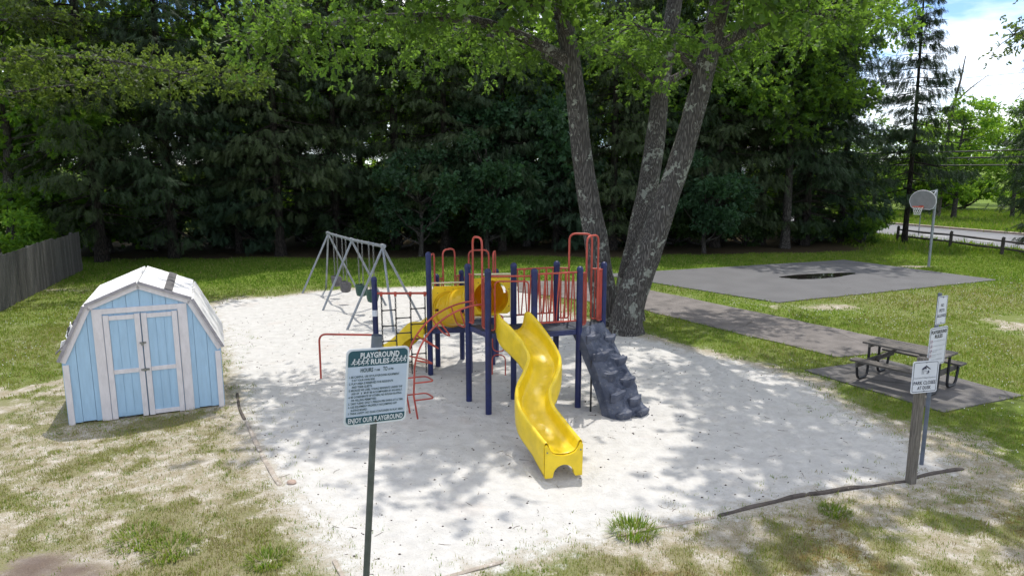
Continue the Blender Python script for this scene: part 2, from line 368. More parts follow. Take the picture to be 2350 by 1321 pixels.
PAD = [(6.32, 14.51), (7.74, 11.91), (9.84, 12.84), (8.49, 15.36)]
ROAD = [(16, 58.2), (26.8, 40.6), (27.0, 35.9), (60, -32), (75, -32), (44, 22), (33.0, 43.0), (27.6, 52.0), (22, 63)]
ROAD = [(6.9, 75.0), (23.97, 43.24), (26.66, 36.09), (31, 24), (38.5, 24), (31.6, 43.4), (27.2, 52.3), (15, 75)]
def sst(v, a, b):
    t = np.clip((v - a) / (b - a), 0, 1); return t * t * (3 - 2 * t)
def masks(x, y):
    s = polysd(x, y, SANDP)
    nb = fbm(x, y, .45, 1); nm = fbm(x, y, 1.4, 9)
    # lushness by zone
    c = np.full(x.shape, .78)
    fl = sst(-x, 1.5, 4) * sst(-y, -15.5, -12)                          # in front of and beside the shed
    c = c - .36 * fl
    c = c + .12 * fl * sst(-y, -9.6, -7.8)
    fr = sst(x, .2, 1.2) * sst(-y, -10.5, -8.5); c = c - .26 * fr          # front right corner
    c = c - .5 * np.exp(-((x + 9.4) / 1.6) ** 2 - ((y - 16.6) / 1.1) ** 2)
    c = c - .45 * np.exp(-((x - 9.6) / 1.5) ** 2 - ((y - 21.3) / .6) ** 2)
    c = c - .40 * np.exp(-((x - 14.2) / 1.2) ** 2 - ((y - 18.5) / 1.6) ** 2)
    c = c - .9 * np.exp(-((x - 17.3) / 1.3) ** 2 - ((y - 29.9) / .35) ** 2)
    c = c - .7 * np.exp(-((x + 17.2) / 2.2) ** 2 - ((y - 24.2) / .5) ** 2)
    c = c - .5 * np.exp(-((x - 6.9) / .8) ** 2 - ((y - 10.4) / 1.2) ** 2)
    c = c - .55 * sst(s, -1.0, 0.2) - .8 * np.exp(-((x + 5.1) / .7) ** 2 - ((y - 7.0) / .36) ** 2)
    c = c + .55 * (nb - .5) + .40 * (nm - .5) + 1.15 * (fbm(x, y, 3.2, 51, 3) - .5) * np.clip(fl + fr + .3, 0, 1)
    c = c + .18 * sst(y, 23, 27)
    dry = np.clip(.25 + .7 * fl + .55 * fr + .9 * (nb - .5) + .45 * np.exp(-((x + 10) / 4) ** 2 - ((y - 18) / 3) ** 2) + .12 * sst(x, 9, 11) * sst(-y, -25, -22) - .5 * sst(y, 24, 27), 0, 1)  # dryness, with sunlit right lawn and shaded back lawn tones put in
    moss = np.clip(fr * sst(fbm(x, y, .9, 21), .47, .6), 0, 1)
    dirt = np.clip(2.2 * np.exp(-((x + 5.1) / .7) ** 2 - ((y - 7.0) / .4) ** 2) * (fbm(x, y, 2.6, 61) - .28) * 2, 0, .9)
    wx = y - 32.6 + 1.2 * (nb - .5) * 2 - .12 * np.clip(x, 0, 20) * 1.0
    lit = sst(wx, -.8, .8) * (1 - sst(x, 17.5, 20)) * (1 - sst(y, 44, 48))
    return s, np.clip(c, 0, 1), lit, dry, moss, dirt
def axis(a, b, step, far0, far1):
    mid = list(np.arange(a, b + 1e-6, step)); lo = [a]; st = step
    while lo[-1] > far0: st *= 1.35; lo.append(lo[-1] - st)
    hi = [mid[-1]]; st = step
    while hi[-1] < far1: st *= 1.35; hi.append(hi[-1] + st)
    return np.array(lo[:0:-1] + mid + hi[1:])
gx = axis(-18, 22, .17, -700, 700); gy = axis(5, 36, .17, -200, 1500)
GX, GY = np.meshgrid(gx, gy); X = GX.ravel(); Y = GY.ravel()
ms = masks(X, Y)
sand_w = sst(ms[0], .1, .8)
hard = np.minimum.reduce([-polysd(X, Y, P) for P in (COURT, PATH, PAD, ROAD)])
Z = (fbm(X, Y, 1.1, 4) - .5) * .07 * sand_w + (fbm(X, Y, .5, 14) - .5) * .05 * sst(hard, .2, 1.5) * sst(-np.abs(Y - 16), -20, -16) * (1 - sand_w)
for hx, hy, hr, hd_ in ((.78, 9.15, .45, .09), (.4, 10.6, .4, .03), (-5.9, 23.1, .5, .08), (-5.4, 22.2, .5, .08), (-4.5, 20.6, .5, .09), (-4.0, 19.75, .5, .09), (-1.7, 11.8, .45, .05), (2.3, 11.6, .5, .05)):
    Z = Z - hd_ * np.exp(-((X - hx) ** 2 + (Y - hy) ** 2) / hr ** 2) + .35 * hd_ * np.exp(-((np.hypot(X - hx, Y - hy) - 1.6 * hr) / (.5 * hr)) ** 2)
Z = Z - .035 * (1 - sst(hard, -.2, .05)) - .02 * sand_w
def ground_z(x, y):
    i = np.clip(np.searchsorted(gx, x) - 1, 0, len(gx) - 2); j = np.clip(np.searchsorted(gy, y) - 1, 0, len(gy) - 2)
    Zg = Z.reshape(len(gy), len(gx)); fx = (x - gx[i]) / (gx[i + 1] - gx[i]); fy = (y - gy[j]) / (gy[j + 1] - gy[j])
    return (Zg[j, i] * (1 - fx) + Zg[j, i + 1] * fx) * (1 - fy) + (Zg[j + 1, i] * (1 - fx) + Zg[j + 1, i + 1] * fx) * fy
nx, ny = len(gx), len(gy)
I = (np.arange(ny - 1)[:, None] * nx + np.arange(nx - 1)[None, :]).ravel()
Q = np.stack([I, I + 1, I + nx + 1, I + nx], 1)
fc = ms[0][Q].mean(1) > 0
def ground_part(name, faces):
    u, inv = np.unique(faces, return_inverse=True)
    me = npmesh(name, np.stack([X[u], Y[u], Z[u]], 1), inv.reshape(-1, 4), 'ground', smooth=True)
    for nme, arr in zip(('sand', 'cover', 'litter', 'dry', 'moss', 'dirt'), ms):
        a = me.attributes.new(nme, 'FLOAT', 'POINT'); a.data.foreach_set('value', np.clip(arr[u], -3, 3).astype(np.float32))
    return tag(ob(name, me), kind='structure')
ground_part('ground', Q[~fc]); ground_part('playground_sand', Q[fc])

def sheet(name, P, z, mat, depth=.06, label=None):
    # subdivided edge with slight wobble
    pts = []
    for i in range(len(P)):
        a, b = Vector(P[i]), Vector(P[(i + 1) % len(P)]); n = max(1, int((b - a).length / .35)); nr = Vector(((b - a).y, -(b - a).x)).normalized()
        for k in range(n):
            p = a + (b - a) * k / n; w = (float(vnoise(p.x, p.y, 1.7, 5)) - .5) * .10 if 0 < k else 0; pts.append((p.x + nr.x * w, p.y + nr.y * w, z))
    me = MB().poly(pts, (0, 0, -depth)).mesh(name, mat)
    return tag(ob(name, me), kind='structure')
sheet('court', COURT, .022, 'asphalt'); sheet('path', PATH, .014, 'path'); sheet('picnic_pad', PAD, .018, 'pad')
sheet('road', ROAD, .012, 'road')
# puddle on the court
pp = []
for k in range(48):
    a = 2 * math.pi * k / 48; r = 1 + .22 * math.sin(3 * a + 1) * .5 + .16 * (random.random() - .5) * .6
    u = Vector((.94, .34)); w = Vector((-.34, .94)); p = Vector((12.1, 27.25)) + u * 1.75 * math.cos(a) * r + w * .52 * math.sin(a) * r; pp.append((p.x, p.y, .026))
m, nt, b, o_ = newmat('puddle_water'); b.inputs['Base Color'].default_value = (.012, .011, .010, 1); b.inputs['Roughness'].default_value = .03; MAT['puddle'] = m
pm = bpy.data.meshes.new('puddle'); pm.from_pydata(pp, [], [tuple(range(48))]); pm.materials.append(m); tag(ob('puddle', pm), kind='structure')
# road kerb and lane line
far = [(38.5, 24), (31.6, 43.4), (27.2, 52.3), (15, 75)]
mb = MB()
for a, b2 in zip(far[:-1], far[1:]): mb.beam((a[0] + .15, a[1] + .1, .06), (b2[0] + .15, b2[1] + .1, .06), .32, .16)
tag(ob('kerb', mb.mesh('kerb', 'kerb')), kind='structure')
mb = MB()
for t0, t1 in ((.06, .30), (.5, .75)):
    a, c = Vector((27.6, 39.2, .018)), Vector((25.2, 45.2, .018)); mb.beam(a.lerp(c, t0), a.lerp(c, t1), .14, .004)
tag(ob('lane_marking', mb.mesh('lane_marking', 'roadline')), kind='structure')

# ------------------------------------------------------------------ grass, litter (uncountable)
def blades(n, x, y, h, w, tint, name, mat, lean=.45):
    a = rng.random(n) * 2 * np.pi; la = rng.random(n) * 2 * np.pi; ln = h * lean * (0.3 + rng.random(n))
    z = ground_z(x, y); V = np.zeros((n, 3, 3)); dx, dy = np.cos(a) * w / 2, np.sin(a) * w / 2
    V[:, 0] = np.stack([x - dx, y - dy, z - .01], 1); V[:, 1] = np.stack([x + dx, y + dy, z - .01], 1)
    V[:, 2] = np.stack([x + np.cos(la) * ln, y + np.sin(la) * ln, z + h], 1)
    me = npmesh(name, V, np.arange(n * 3).reshape(-1, 3), mat, np.repeat(tint, 3)); return me
def grassmat():
    m, nt, b, o = newmat('grass_blades'); at = N(nt, 'ShaderNodeAttribute', attribute_name='tint').outputs['Fac']
    def rp(cols):
        n = nt.nodes.new('ShaderNodeValToRGB'); nt.links.new(at, n.inputs[0]); e = n.color_ramp.elements
        e[0].position = 0; e[0].color = cols[0]; e[1].position = 1; e[1].color = cols[-1]
        for i, c in enumerate(cols[1:-1]): k = e.new((i + 1) / (len(cols) - 1)); k.color = c
        return n.outputs[0]
    nt.links.new(rp([(.050, .118, .012, 1), (.14, .225, .024, 1), (.29, .32, .055, 1), (.31, .27, .15, 1), (.22, .14, .06, 1)]), b.inputs['Base Color'])
    b.inputs['Roughness'].default_value = .6; b.inputs['Specular IOR Level'].default_value = .25
    t = N(nt, 'ShaderNodeBsdfTranslucent', {'Color': rp([(.10, .25, .014, 1), (.22, .36, .025, 1), (.34, .38, .05, 1), (.34, .28, .10, 1), (.22, .12, .03, 1)])})
    mx = N(nt, 'ShaderNodeMixShader', {0: .4}); nt.links.new(b.outputs[0], mx.inputs[1]); nt.links.new(t.outputs[0], mx.inputs[2]); nt.links.new(mx.outputs[0], o.inputs[0]); return m
MAT['grass'] = grassmat()
def scatter_grass(n, x0, x1, y0, y1, hmin, hmax, w, thr):
    x = x0 + rng.random(n) * (x1 - x0); y = y0 + rng.random(n) * (y1 - y0)
    keep = (np.abs(x) < y * .80 + 1.5); x, y = x[keep], y[keep]
    s, c, lit, dry, moss, dirt = masks(x, y)
    hd = np.minimum.reduce([-polysd(x, y, P) for P in (COURT, PATH, PAD, ROAD)])
    clump = fbm(x, y, 5, 31, 3); fine = rng.random(len(x))
    p = (c + .9 * (clump - .5)) * (1 - lit) * (1 - dirt * .8)
    inshed = (np.abs((x + 6.81) * .918 + (y - 12.67) * .397) < 1.23) & (np.abs(-(x + 6.81) * .397 + (y - 12.67) * .918) < .97)
    ok = (p > thr + .55 * fine) & (hd > .02 - .10 * rng.random(len(x)) ** 2) & (s < .25 * clump) & ~inshed; x, y = x[ok], y[ok]
    m = len(x); h = (hmin + (hmax - hmin) * rng.random(m) ** 1.6) * (.5 + c[ok] * .7) * (.7 + .8 * clump[ok])
    dr = dry[ok]; t = np.clip(.12 + .30 * rng.random(m) + .42 * dr * (rng.random(m) * .6 + .5) + moss[ok] * .55 * rng.random(m) - .15 * (clump[ok] - .5) * 2, 0, 1)
    t = t * (1 - .5 * sst(y, 22, 27) * (1 - sst(x, 8, 13)))  # blade colour deepened over the shaded back lawn, sunlit right lawn spared
    t = np.where(rng.random(m) < .06 + .22 * dr, .7 + .1 * rng.random(m), t)
    return x, y, h, np.full(m, w) * (.6 + .8 * rng.random(m)), t
parts = [scatter_grass(260000, -7.5, 9, 6.3, 12.6, .018, .065, .010, .36), scatter_grass(170000, -15, 14, 12.6, 20, .03, .08, .018, .25),
         scatter_grass(220000, -24, 26, 20, 36, .035, .085, .030, .25), scatter_grass(60000, 18, 48, 34, 66, .06, .25, .06, .1)]
def tufts(n, x0, x1, y0, y1, hmin, hmax):
    cx = x0 + rng.random(n) * (x1 - x0); cy = y0 + rng.random(n) * (y1 - y0); keep = np.abs(cx) < cy * .8 + 1; cx, cy = cx[keep], cy[keep]
    s, c, lit, dry, moss, dirt = masks(cx, cy); hd = np.minimum.reduce([-polysd(cx, cy, P) for P in (COURT, PATH, PAD, ROAD)])
    inshed = (np.abs((cx + 6.81) * .918 + (cy - 12.67) * .397) < 1.25) & (np.abs(-(cx + 6.81) * .397 + (cy - 12.67) * .918) < 1.0)
    ok = (rng.random(len(cx)) < .25 + c * .9) & (s < rng.random(len(cx)) ** 3 * 1.1 - .15) & (hd > .03) & (dirt < .5) & ~inshed; cx, cy, dry, moss = cx[ok], cy[ok], dry[ok], moss[ok]; k = 9; m = len(cx)
    sp = .02 + .05 * rng.random(m); x = (cx[:, None] + rng.normal(size=(m, k)) * sp[:, None]).ravel(); y = (cy[:, None] + rng.normal(size=(m, k)) * sp[:, None]).ravel()
    h0 = hmin + (hmax - hmin) * rng.random(m) ** 2; h = (h0[:, None] * (.5 + .7 * rng.random((m, k)))).ravel(); tt = np.where(rng.random(m) < .28 + .35 * dry, .55 + .25 * rng.random(m), .12 + .35 * rng.random(m)) + .2 * moss * rng.random(m)
    t = np.clip(tt[:, None] + .08 * rng.normal(size=(m, k)), 0, 1).ravel(); return x, y, h, np.full(m * k, .010) * (.6 + .8 * rng.random(m * k)), t
parts += [tufts(19000, -9, -.5, 6.3, 13.5, .014, .06), tufts(15000, -.5, 9, 6.3, 12.5, .014, .06), tufts(6000, -13, -6, 13.5, 19, .02, .06)]
g = [np.concatenate([p[i] for p in parts]) for i in range(5)]
tag(ob('grass', blades(len(g[0]), *g, 'grass', 'grass')), 'short mixed green and dry grass covering the lawn around the sand', 'grass', kind='stuff')
# white clover heads
n = 4200; x = 6 + rng.random(n) * 14; y = 10 + rng.random(n) * 17; x2 = -15 + rng.random(900) * 8; y2 = 13 + rng.random(900) * 9; x = np.r_[x, x2]; y = np.r_[y, y2]
s, c, *_ = masks(x, y); hd = np.minimum.reduce([-polysd(x, y, P) for P in (COURT, PATH, PAD)]); cl = fbm(x, y, .8, 77)
ok = (s < -.2) & (hd > .05) & (c > .55) & (cl > .47); x, y = x[ok], y[ok]; m = len(x); z = ground_z(x, y) + .05 + .04 * rng.random(m); r = .008 + .006 * rng.random(m)
octv = np.array([(1, 0, 0), (-1, 0, 0), (0, 1, 0), (0, -1, 0), (0, 0, 1), (0, 0, -1)]); octf = np.array([(0, 2, 4), (2, 1, 4), (1, 3, 4), (3, 0, 4), (2, 0, 5), (1, 2, 5), (3, 1, 5), (0, 3, 5)])
V = np.stack([x, y, z], 1)[:, None, :] + octv[None] * r[:, None, None]; F = (octf[None] + 6 * np.arange(m)[:, None, None]).reshape(-1, 3)
MAT['clover'] = paint('clover_white', (.7, .7, .66), .8, .05, 5)
tag(ob('clover_flowers', npmesh('clover_flowers', V, F, 'clover')), 'tiny white clover heads dotted through the lawn', 'flowers', kind='stuff')
# twigs, bark crumbs and leaf scraps on the sand
def debris(name, n, x0, x1, y0, y1, lo, hi, wid, mat, ins=True):
    x = x0 + rng.random(n) * (x1 - x0); y = y0 + rng.random(n) * (y1 - y0); s = polysd(x, y, SANDP); ok = (s > .1) if ins else (s < 9)
    x, y = x[ok], y[ok]; m = len(x); mb = MB(); zz = ground_z(x, y)
    for i in range(m):
        L = lo + (hi - lo) * random.random() ** 2.5; a = random.random() * 6.28; p = Vector((x[i], y[i], zz[i] + wid * .6)); d = Vector((math.cos(a), math.sin(a), random.uniform(-.03, .1))) * L / 2
        k = Vector((-d.y, d.x, 0)) * random.uniform(-.35, .35)
        mb.tube([p - d, p + k, p + d], [wid, wid * .8, wid * .4], 4)
    return mb.mesh(name, mat)
MAT['twig'] = paint('twig_brown', (.10, .075, .055), .9, .4, 10, rnd=0)
tag(ob('sand_litter', debris('sand_litter', 900, -8, 6.5, 6.5, 22, .012, .17, .004, 'twig')), 'scattered dark twigs and bark crumbs lying on the sand', 'litter', kind='stuff')

n = 1500; x = -8 + rng.random(n) * 15; y = 6.5 + rng.random(n) * 14; ok = polysd(x, y, SANDP) > .1; x, y = x[ok], y[ok]; r_ = .006 + .012 * rng.random(len(x)) ** 2
V = np.stack([x, y, ground_z(x, y) + .004], 1)[:, None, :] + octv[None] * r_[:, None, None] * np.array([1.2, 1, .8]); F = (octf[None] + 6 * np.arange(len(x))[:, None, None]).reshape(-1, 3)
MAT['cone'] = paint('bark_crumb', (.07, .055, .045), .9, .4, 10)
tag(ob('bark_crumbs', npmesh('bark_crumbs', V, F, 'cone')), 'tiny dark acorn and bark crumbs dotted over the sand', 'litter', kind='stuff')

# ------------------------------------------------------------------ shed
ca, sa = .918, .397
SH = Matrix.Translation((-6.43, 11.80, 0)) @ Matrix.Rotation(math.atan2(sa, ca), 4, 'Z')   # local x along the front, y backwards
shed = empty('garden_shed', label='small pale blue barn-roofed shed with white trim and double doors', cat='shed', mat=SH)
W2, D, EZ, BX, BZ, PZ = 1.22, 1.9, 1.18, .80, 2.03, 2.36
def prof(x):
    a = abs(x)
    return PZ - (PZ - BZ) * a / BX if a < BX else BZ - (BZ - EZ) * (a - BX) / (W2 - BX)
xs = [-W2 + i * .2033 for i in range(13)]; xs[-1] = W2
def sboard(x0, x1, y0, th, z0=.02):
    pts = [x0] + [b for b in (-BX, 0, BX) if x0 < b < x1] + [x1]
    return [(x0, y0, z0), (x1, y0, z0)] + [(x, y0, prof(x)) for x in reversed(pts)]
wall = ob('wall', MB().poly([(-W2, .03, .03), (W2, .03, .03)] + [(x, .03, prof(x) - .01) for x in (W2, BX, 0, -BX, -W2)], (0, D - .05, 0)).mesh('shed_wall', 'shed_blue'), shed, True)
for x0, x1 in zip(xs[:-1], xs[1:]):
    zb = .02 + random.uniform(0, .02)
    ob('siding_board', MB().poly(sboard(x0 + .003, x1 - .003, .0, .02, zb), (0, .028, 0)).mesh('siding_board', 'shed_blue'), wall)
for sx in (-1, 1):      # side boards
    for k in range(10):
        ob('siding_board', MB().box((sx * (W2 + .008), .1 + k * .2, .6), (.02, .194, 1.16)).mesh('siding_board', 'shed_blue'), wall)
roof = empty('tmp')  # replaced below
bpy.data.objects.remove(roof)
def slope(name, xa, za, xb, zb, mat, th=.035, y0=-.045, y1=D + .05, off=.02):
    a, b = Vector((xa, 0, za)), Vector((xb, 0, zb)); d = (b - a).normalized(); nrm = Vector((-d.z, 0, d.x));
    if nrm.z < 0: nrm = -nrm
    pts = [a + nrm * off, b + nrm * off, b + nrm * (off + th), a + nrm * (off + th)]
    return MB().poly([(p.x, y0, p.z) for p in pts], (0, y1 - y0, 0)).mesh(name, mat), nrm, d
for i, (xa, za, xb, zb) in enumerate(((-W2 - .025, EZ - .06, -BX, BZ), (-BX, BZ, 0, PZ), (0, PZ, BX, BZ), (BX, BZ, W2 + .025, EZ - .06))):
    me, nrm, d = slope('roof', xa, za, xb, zb, 'roof_white'); rp = ob('roof', me, shed, True)
    # shingle courses: thin overlapping strips
    L = math.hypot(xb - xa, zb - za); nC = max(2, int(L / .22)); up = i in (0, 1)
    for k in range(nC):
        t0, t1 = k / nC, (k + 1) / nC; a, b = Vector((xa, 0, za)), Vector((xb, 0, zb)); p, q = a.lerp(b, t0), a.lerp(b, t1)
        lo, hi = (p, q) if up else (q, p)
        pts = [lo + nrm * .057, lo + nrm * .062, hi + nrm * .0585, hi + nrm * .056]
        if not up: pts = pts
        ob('shingle_course', MB().poly([(s_.x, -.057, s_.z) for s_ in pts], (0, D + .115, 0)).mesh('shingle_course', 'roof_white'), rp)
    # fascia on the front edge and white trim under it
    a, b = Vector((xa, -.063, za)), Vector((xb, -.063, zb))
    ob('fascia', MB().beam(a + nrm * .035, b + nrm * .035, .012, .05, nrm).mesh('fascia', 'shed_fascia'), shed, True)
    ext = .0
    ob('trim', MB().beam(a + Vector((0, .045, 0)) - nrm * .03 , b + Vector((0, .045, 0)) - nrm * .03, .03, .085, nrm).mesh('trim', 'shed_white'), shed, True)
    if i == 2:
        p, q = a.lerp(b, .47), a.lerp(b, .63); pts = [p + nrm * .07, q + nrm * .07, q + nrm * .078, p + nrm * .078]
        tag(ob('tar_strip', MB().poly([(s_.x, -.067, s_.z) for s_ in pts], (0, D + .125, 0)).mesh('tar_strip', 'tar'), shed, True), 'dark grey strip of bare roofing paper')
    if i == 0:
        for k in range(9):
            t = random.uniform(.1, .55); y = random.uniform(-.05, .7); c = a.lerp(b, t) + nrm * .10; c.y = y
            ob('loose_shingle', MB().box(c, (.16, .15, .012), Matrix.Rotation(-1.1 + random.uniform(-.5, .5), 3, 'Y') @ Matrix.Rotation(random.uniform(-.4, .4), 3, 'X')).mesh('loose_shingle', 'tar' if k % 2 else 'roof_white'), shed, True)
for sx in (-1, 1): ob('corner_trim', MB().box((sx * (W2 - .04), -.016, EZ / 2 - .06), (.09, .028, EZ - .12)).mesh('corner_trim', 'shed_white', bevel=.004), shed, True)
ob('door_frame', MB().box((-.655, -.014, .95), (.15, .026, 1.88)).box((.655, -.014, .95), (.15, .026, 1.88)).box((0, -.0145, 1.93), (1.46, .027, .09)).mesh('door_frame', 'shed_white', bevel=.003), shed, True)
for sx in (-1, 1):
    x0, x1 = (-.57, -.012) if sx < 0 else (.006, .57); zb = .0 if sx < 0 else .03
    cx = (x0 + x1) / 2; wd = x1 - x0
    dr = ob('door', MB().box((cx, -.010, .95), (wd, .018, 1.78)).mesh('door', 'shed_blue'), shed, True)
    for k in range(3):
        ob('door_board', MB().box((x0 + .09 + (wd - .17) / 3 * (k + .5), -.022, .95), ((wd - .17) / 3 - .006, .012, 1.7)).mesh('door_board', 'shed_blue'), dr)
    for nm, c, sz in (('stile', (x0 + .043, -.032, .94), (.085, .03, 1.84)), ('stile', (x1 - .043, -.032, .94), (.085, .03, 1.84)), ('rail', (cx, -.031, 1.81), (wd - .176, .026, .075)), ('rail', (cx, -.031, .86), (wd - .176, .026, .075))) + ((('rail', (cx, -.031, .07), (wd - .176, .026, .075)),) if sx > 0 else ()):
        ob(nm, MB().box(c, sz).mesh(nm, 'shed_white', bevel=.003), dr)
ob('hasp', MB().box((0, -.055, 1.34), (.10, .016, .03)).box((-.01, -.066, 1.32), (.035, .02, .045)).mesh('hasp', 'steel'), shed, True)
ob('hasp', MB().box((0, -.055, .86), (.13, .016, .035)).box((0, -.066, .86), (.03, .014, .05)).mesh('hasp', 'steel'), shed, True)

# ------------------------------------------------------------------ play structure
PS = empty('play_structure', (.2, 12.6, 0), 'blue, red and yellow playground climbing structure standing on the sand', 'play structure')
P = {1: (-2.80, 13.95), 2: (-1.73, 14.29), 3: (-1.64, 14.93), 4: (-1.14, 15.5), 14: (-.90, 14.42), 12: (-.43, 15.05), 13: (-.36, 15.69),
     5: (-.81, 12.59), 6: (-.42, 11.96), 7: (.03, 12.69), 8: (.39, 12.0), 9: (.84, 12.95), 10: (1.21, 12.26), 11: (1.71, 12.82)}
DZ, LZ = 1.46, .97
def post(k, h, r=.057):
    x, y = P[k]; o = ob('post', MB().tube([(x, y, -.05), (x, y, h - .04)], r, 20).mesh('post', 'blue', smooth=True), PS)
    ob('post_cap', MB().tube([(x, y, h - .075), (x, y, h - .03)], r + .004, 20, caps=False).dome((x, y, h - .03), r + .004, .058, 20, 5).mesh('post_cap', 'blue', smooth=True), o); return o
for k in (2, 5, 6, 7, 8, 9, 10, 11): post(k, 2.58)
p1 = post(1, 2.12); ob('tape_band', MB().tube([(P[1][0], P[1][1], 1.33), (P[1][0], P[1][1], 1.46)], .0585, 20, caps=False).mesh('tape_band', 'sign_white', smooth=True), p1)
for k in (3, 4, 12, 13, 14): post(k, 2.02)
V3 = lambda k, z=0: Vector((P[k][0], P[k][1], z))
def deck(keys, z):
    c = sum((V3(k) for k in keys), Vector()) / len(keys); pts = [c + (V3(k) - c) * .965 for k in keys]
    d = ob('deck', MB().poly([(p.x, p.y, z) for p in pts], (0, 0, -.02)).mesh('deck', 'deck'), PS)
    mb = MB()
    for i in range(len(pts)):
        a, b = pts[i], pts[(i + 1) % len(pts)]; mb.beam((a.x, a.y, z - .055), (b.x, b.y, z - .055), .03, .095)
    ob('deck_edge', mb.mesh('deck_edge', 'deck_edge', bevel=.006), d); return d
deck((5, 6, 8, 7), DZ); deck((7, 8, 10, 9), DZ + .002); deck((9, 10, 11), DZ + .004); deck((2, 14, 12, 13, 4, 3), LZ)

def edge(a, b): return V3(a), (V3(b) - V3(a)), (V3(b) - V3(a)).normalized()
TR, BR_ = .017, .012
def slat_rail(a, b, zt, zb, nb, seed):
    A, d, u = edge(a, b); s, e = A + u * .06, A + d - u * .06; rnd = random.Random(seed)
    r = ob('guard_rail', MB().tube([s + Vector((0, 0, zt)), e + Vector((0, 0, zt))], TR, 10).mesh('guard_rail', 'red', smooth=True), PS)
    ob('bottom_rail', MB().tube([s + Vector((0, 0, zb)), e + Vector((0, 0, zb))], TR * .9, 10).mesh('bottom_rail', 'red', smooth=True), r)
    for k in range(nb):
        t0 = (k + .5) / nb; dt = (.05 if k % 2 else -.05) + rnd.uniform(-.015, .015); t1 = min(.98, max(.02, t0 + dt)); t0 = min(.98, max(.02, t0 - dt * .4))
        ob('baluster', MB().tube([s.lerp(e, t0) + Vector((0, 0, zb)), s.lerp(e, t1) + Vector((0, 0, zt))], BR_, 8).mesh('baluster', 'red', smooth=True), r)
slat_rail(8, 10, 2.50, 1.62, 11, 1); slat_rail(7, 9, 2.48, 1.62, 10, 2)
def entry_arch(a, b, z0, ztop, zrail, w, nw=2, shift=0.0):
    A, d, u = edge(a, b); mid = A + d * .5 + u * shift; L, Rr = mid - u * w / 2, mid + u * w / 2; up = Vector((0, 0, 1))
    arch = ob('grab_arch', MB().tube(fillet([L + up * (z0 + .10), L + up * ztop, Rr + up * ztop, Rr + up * (z0 + .10)], .13, 6), .019, 10).mesh('grab_arch', 'red', smooth=True), PS)
    for s, q, sg in ((A, L, 1), (A + d, Rr, -1)):
        e = s + u * sg * .055
        ob('wing_rail', MB().tube(fillet([e + up * zrail, q + up * zrail], .05), .016, 8).mesh('wing_rail', 'red', smooth=True), arch)
        ob('wing_rail', MB().tube(fillet([q + up * (z0 + .16), q + up * (z0 + .06), e + up * (z0 + .06)], .07), .016, 8).mesh('wing_rail', 'red', smooth=True), arch)
        for k in range(nw):
            p = e.lerp(q, (k + .35) / (nw + .2)); ob('baluster', MB().tube([p + up * (z0 + .07), p + up * zrail], BR_, 8).mesh('baluster', 'red', smooth=True), arch)
entry_arch(5, 6, DZ, 3.12, 2.42, .34)
entry_arch(9, 11, DZ, 3.12, 2.47, .42, 2)
entry_arch(10, 11, DZ, 3.12, 2.47, .36, 3)
entry_arch(3, 4, LZ, 2.55, 1.93, .36, 2); entry_arch(2, 3, LZ, 2.52, 1.88, .34, 1); entry_arch(13, 4, LZ, 2.48, 1.88, .46, 2)
entry_arch(12, 13, LZ, 2.48, 1.88, .36, 1)
# slide mouth rail between the two front posts
A, d, u = edge(6, 8); up = Vector((0, 0, 1))
sm = ob('slide_rail', MB().tube([A + u * .055 + up * 2.47, A + d - u * .055 + up * 2.47], TR, 10).mesh('slide_rail', 'red', smooth=True), PS)
q0, q1 = A + u * .12, A + d - u * .10; fr = Vector((0, -.02, 0))
ob('hoop', MB().tube(fillet([A + u * .03 + up * (DZ + .05), q0 + up * (DZ + .05), q0 + up * 2.38, q1 + up * 2.38, q1 + up * (DZ + .05), A + d - u * .03 + up * (DZ + .05)], .08, 5), .0145, 10).mesh('hoop', 'red', smooth=True), sm)
ob('hoop', MB().tube(fillet([q0 + up * 1.78, q0 + u * .14 + up * 1.78, q0 + u * .14 + up * (DZ + .03)], .1, 6), .012, 8).mesh('hoop', 'red', smooth=True), sm)

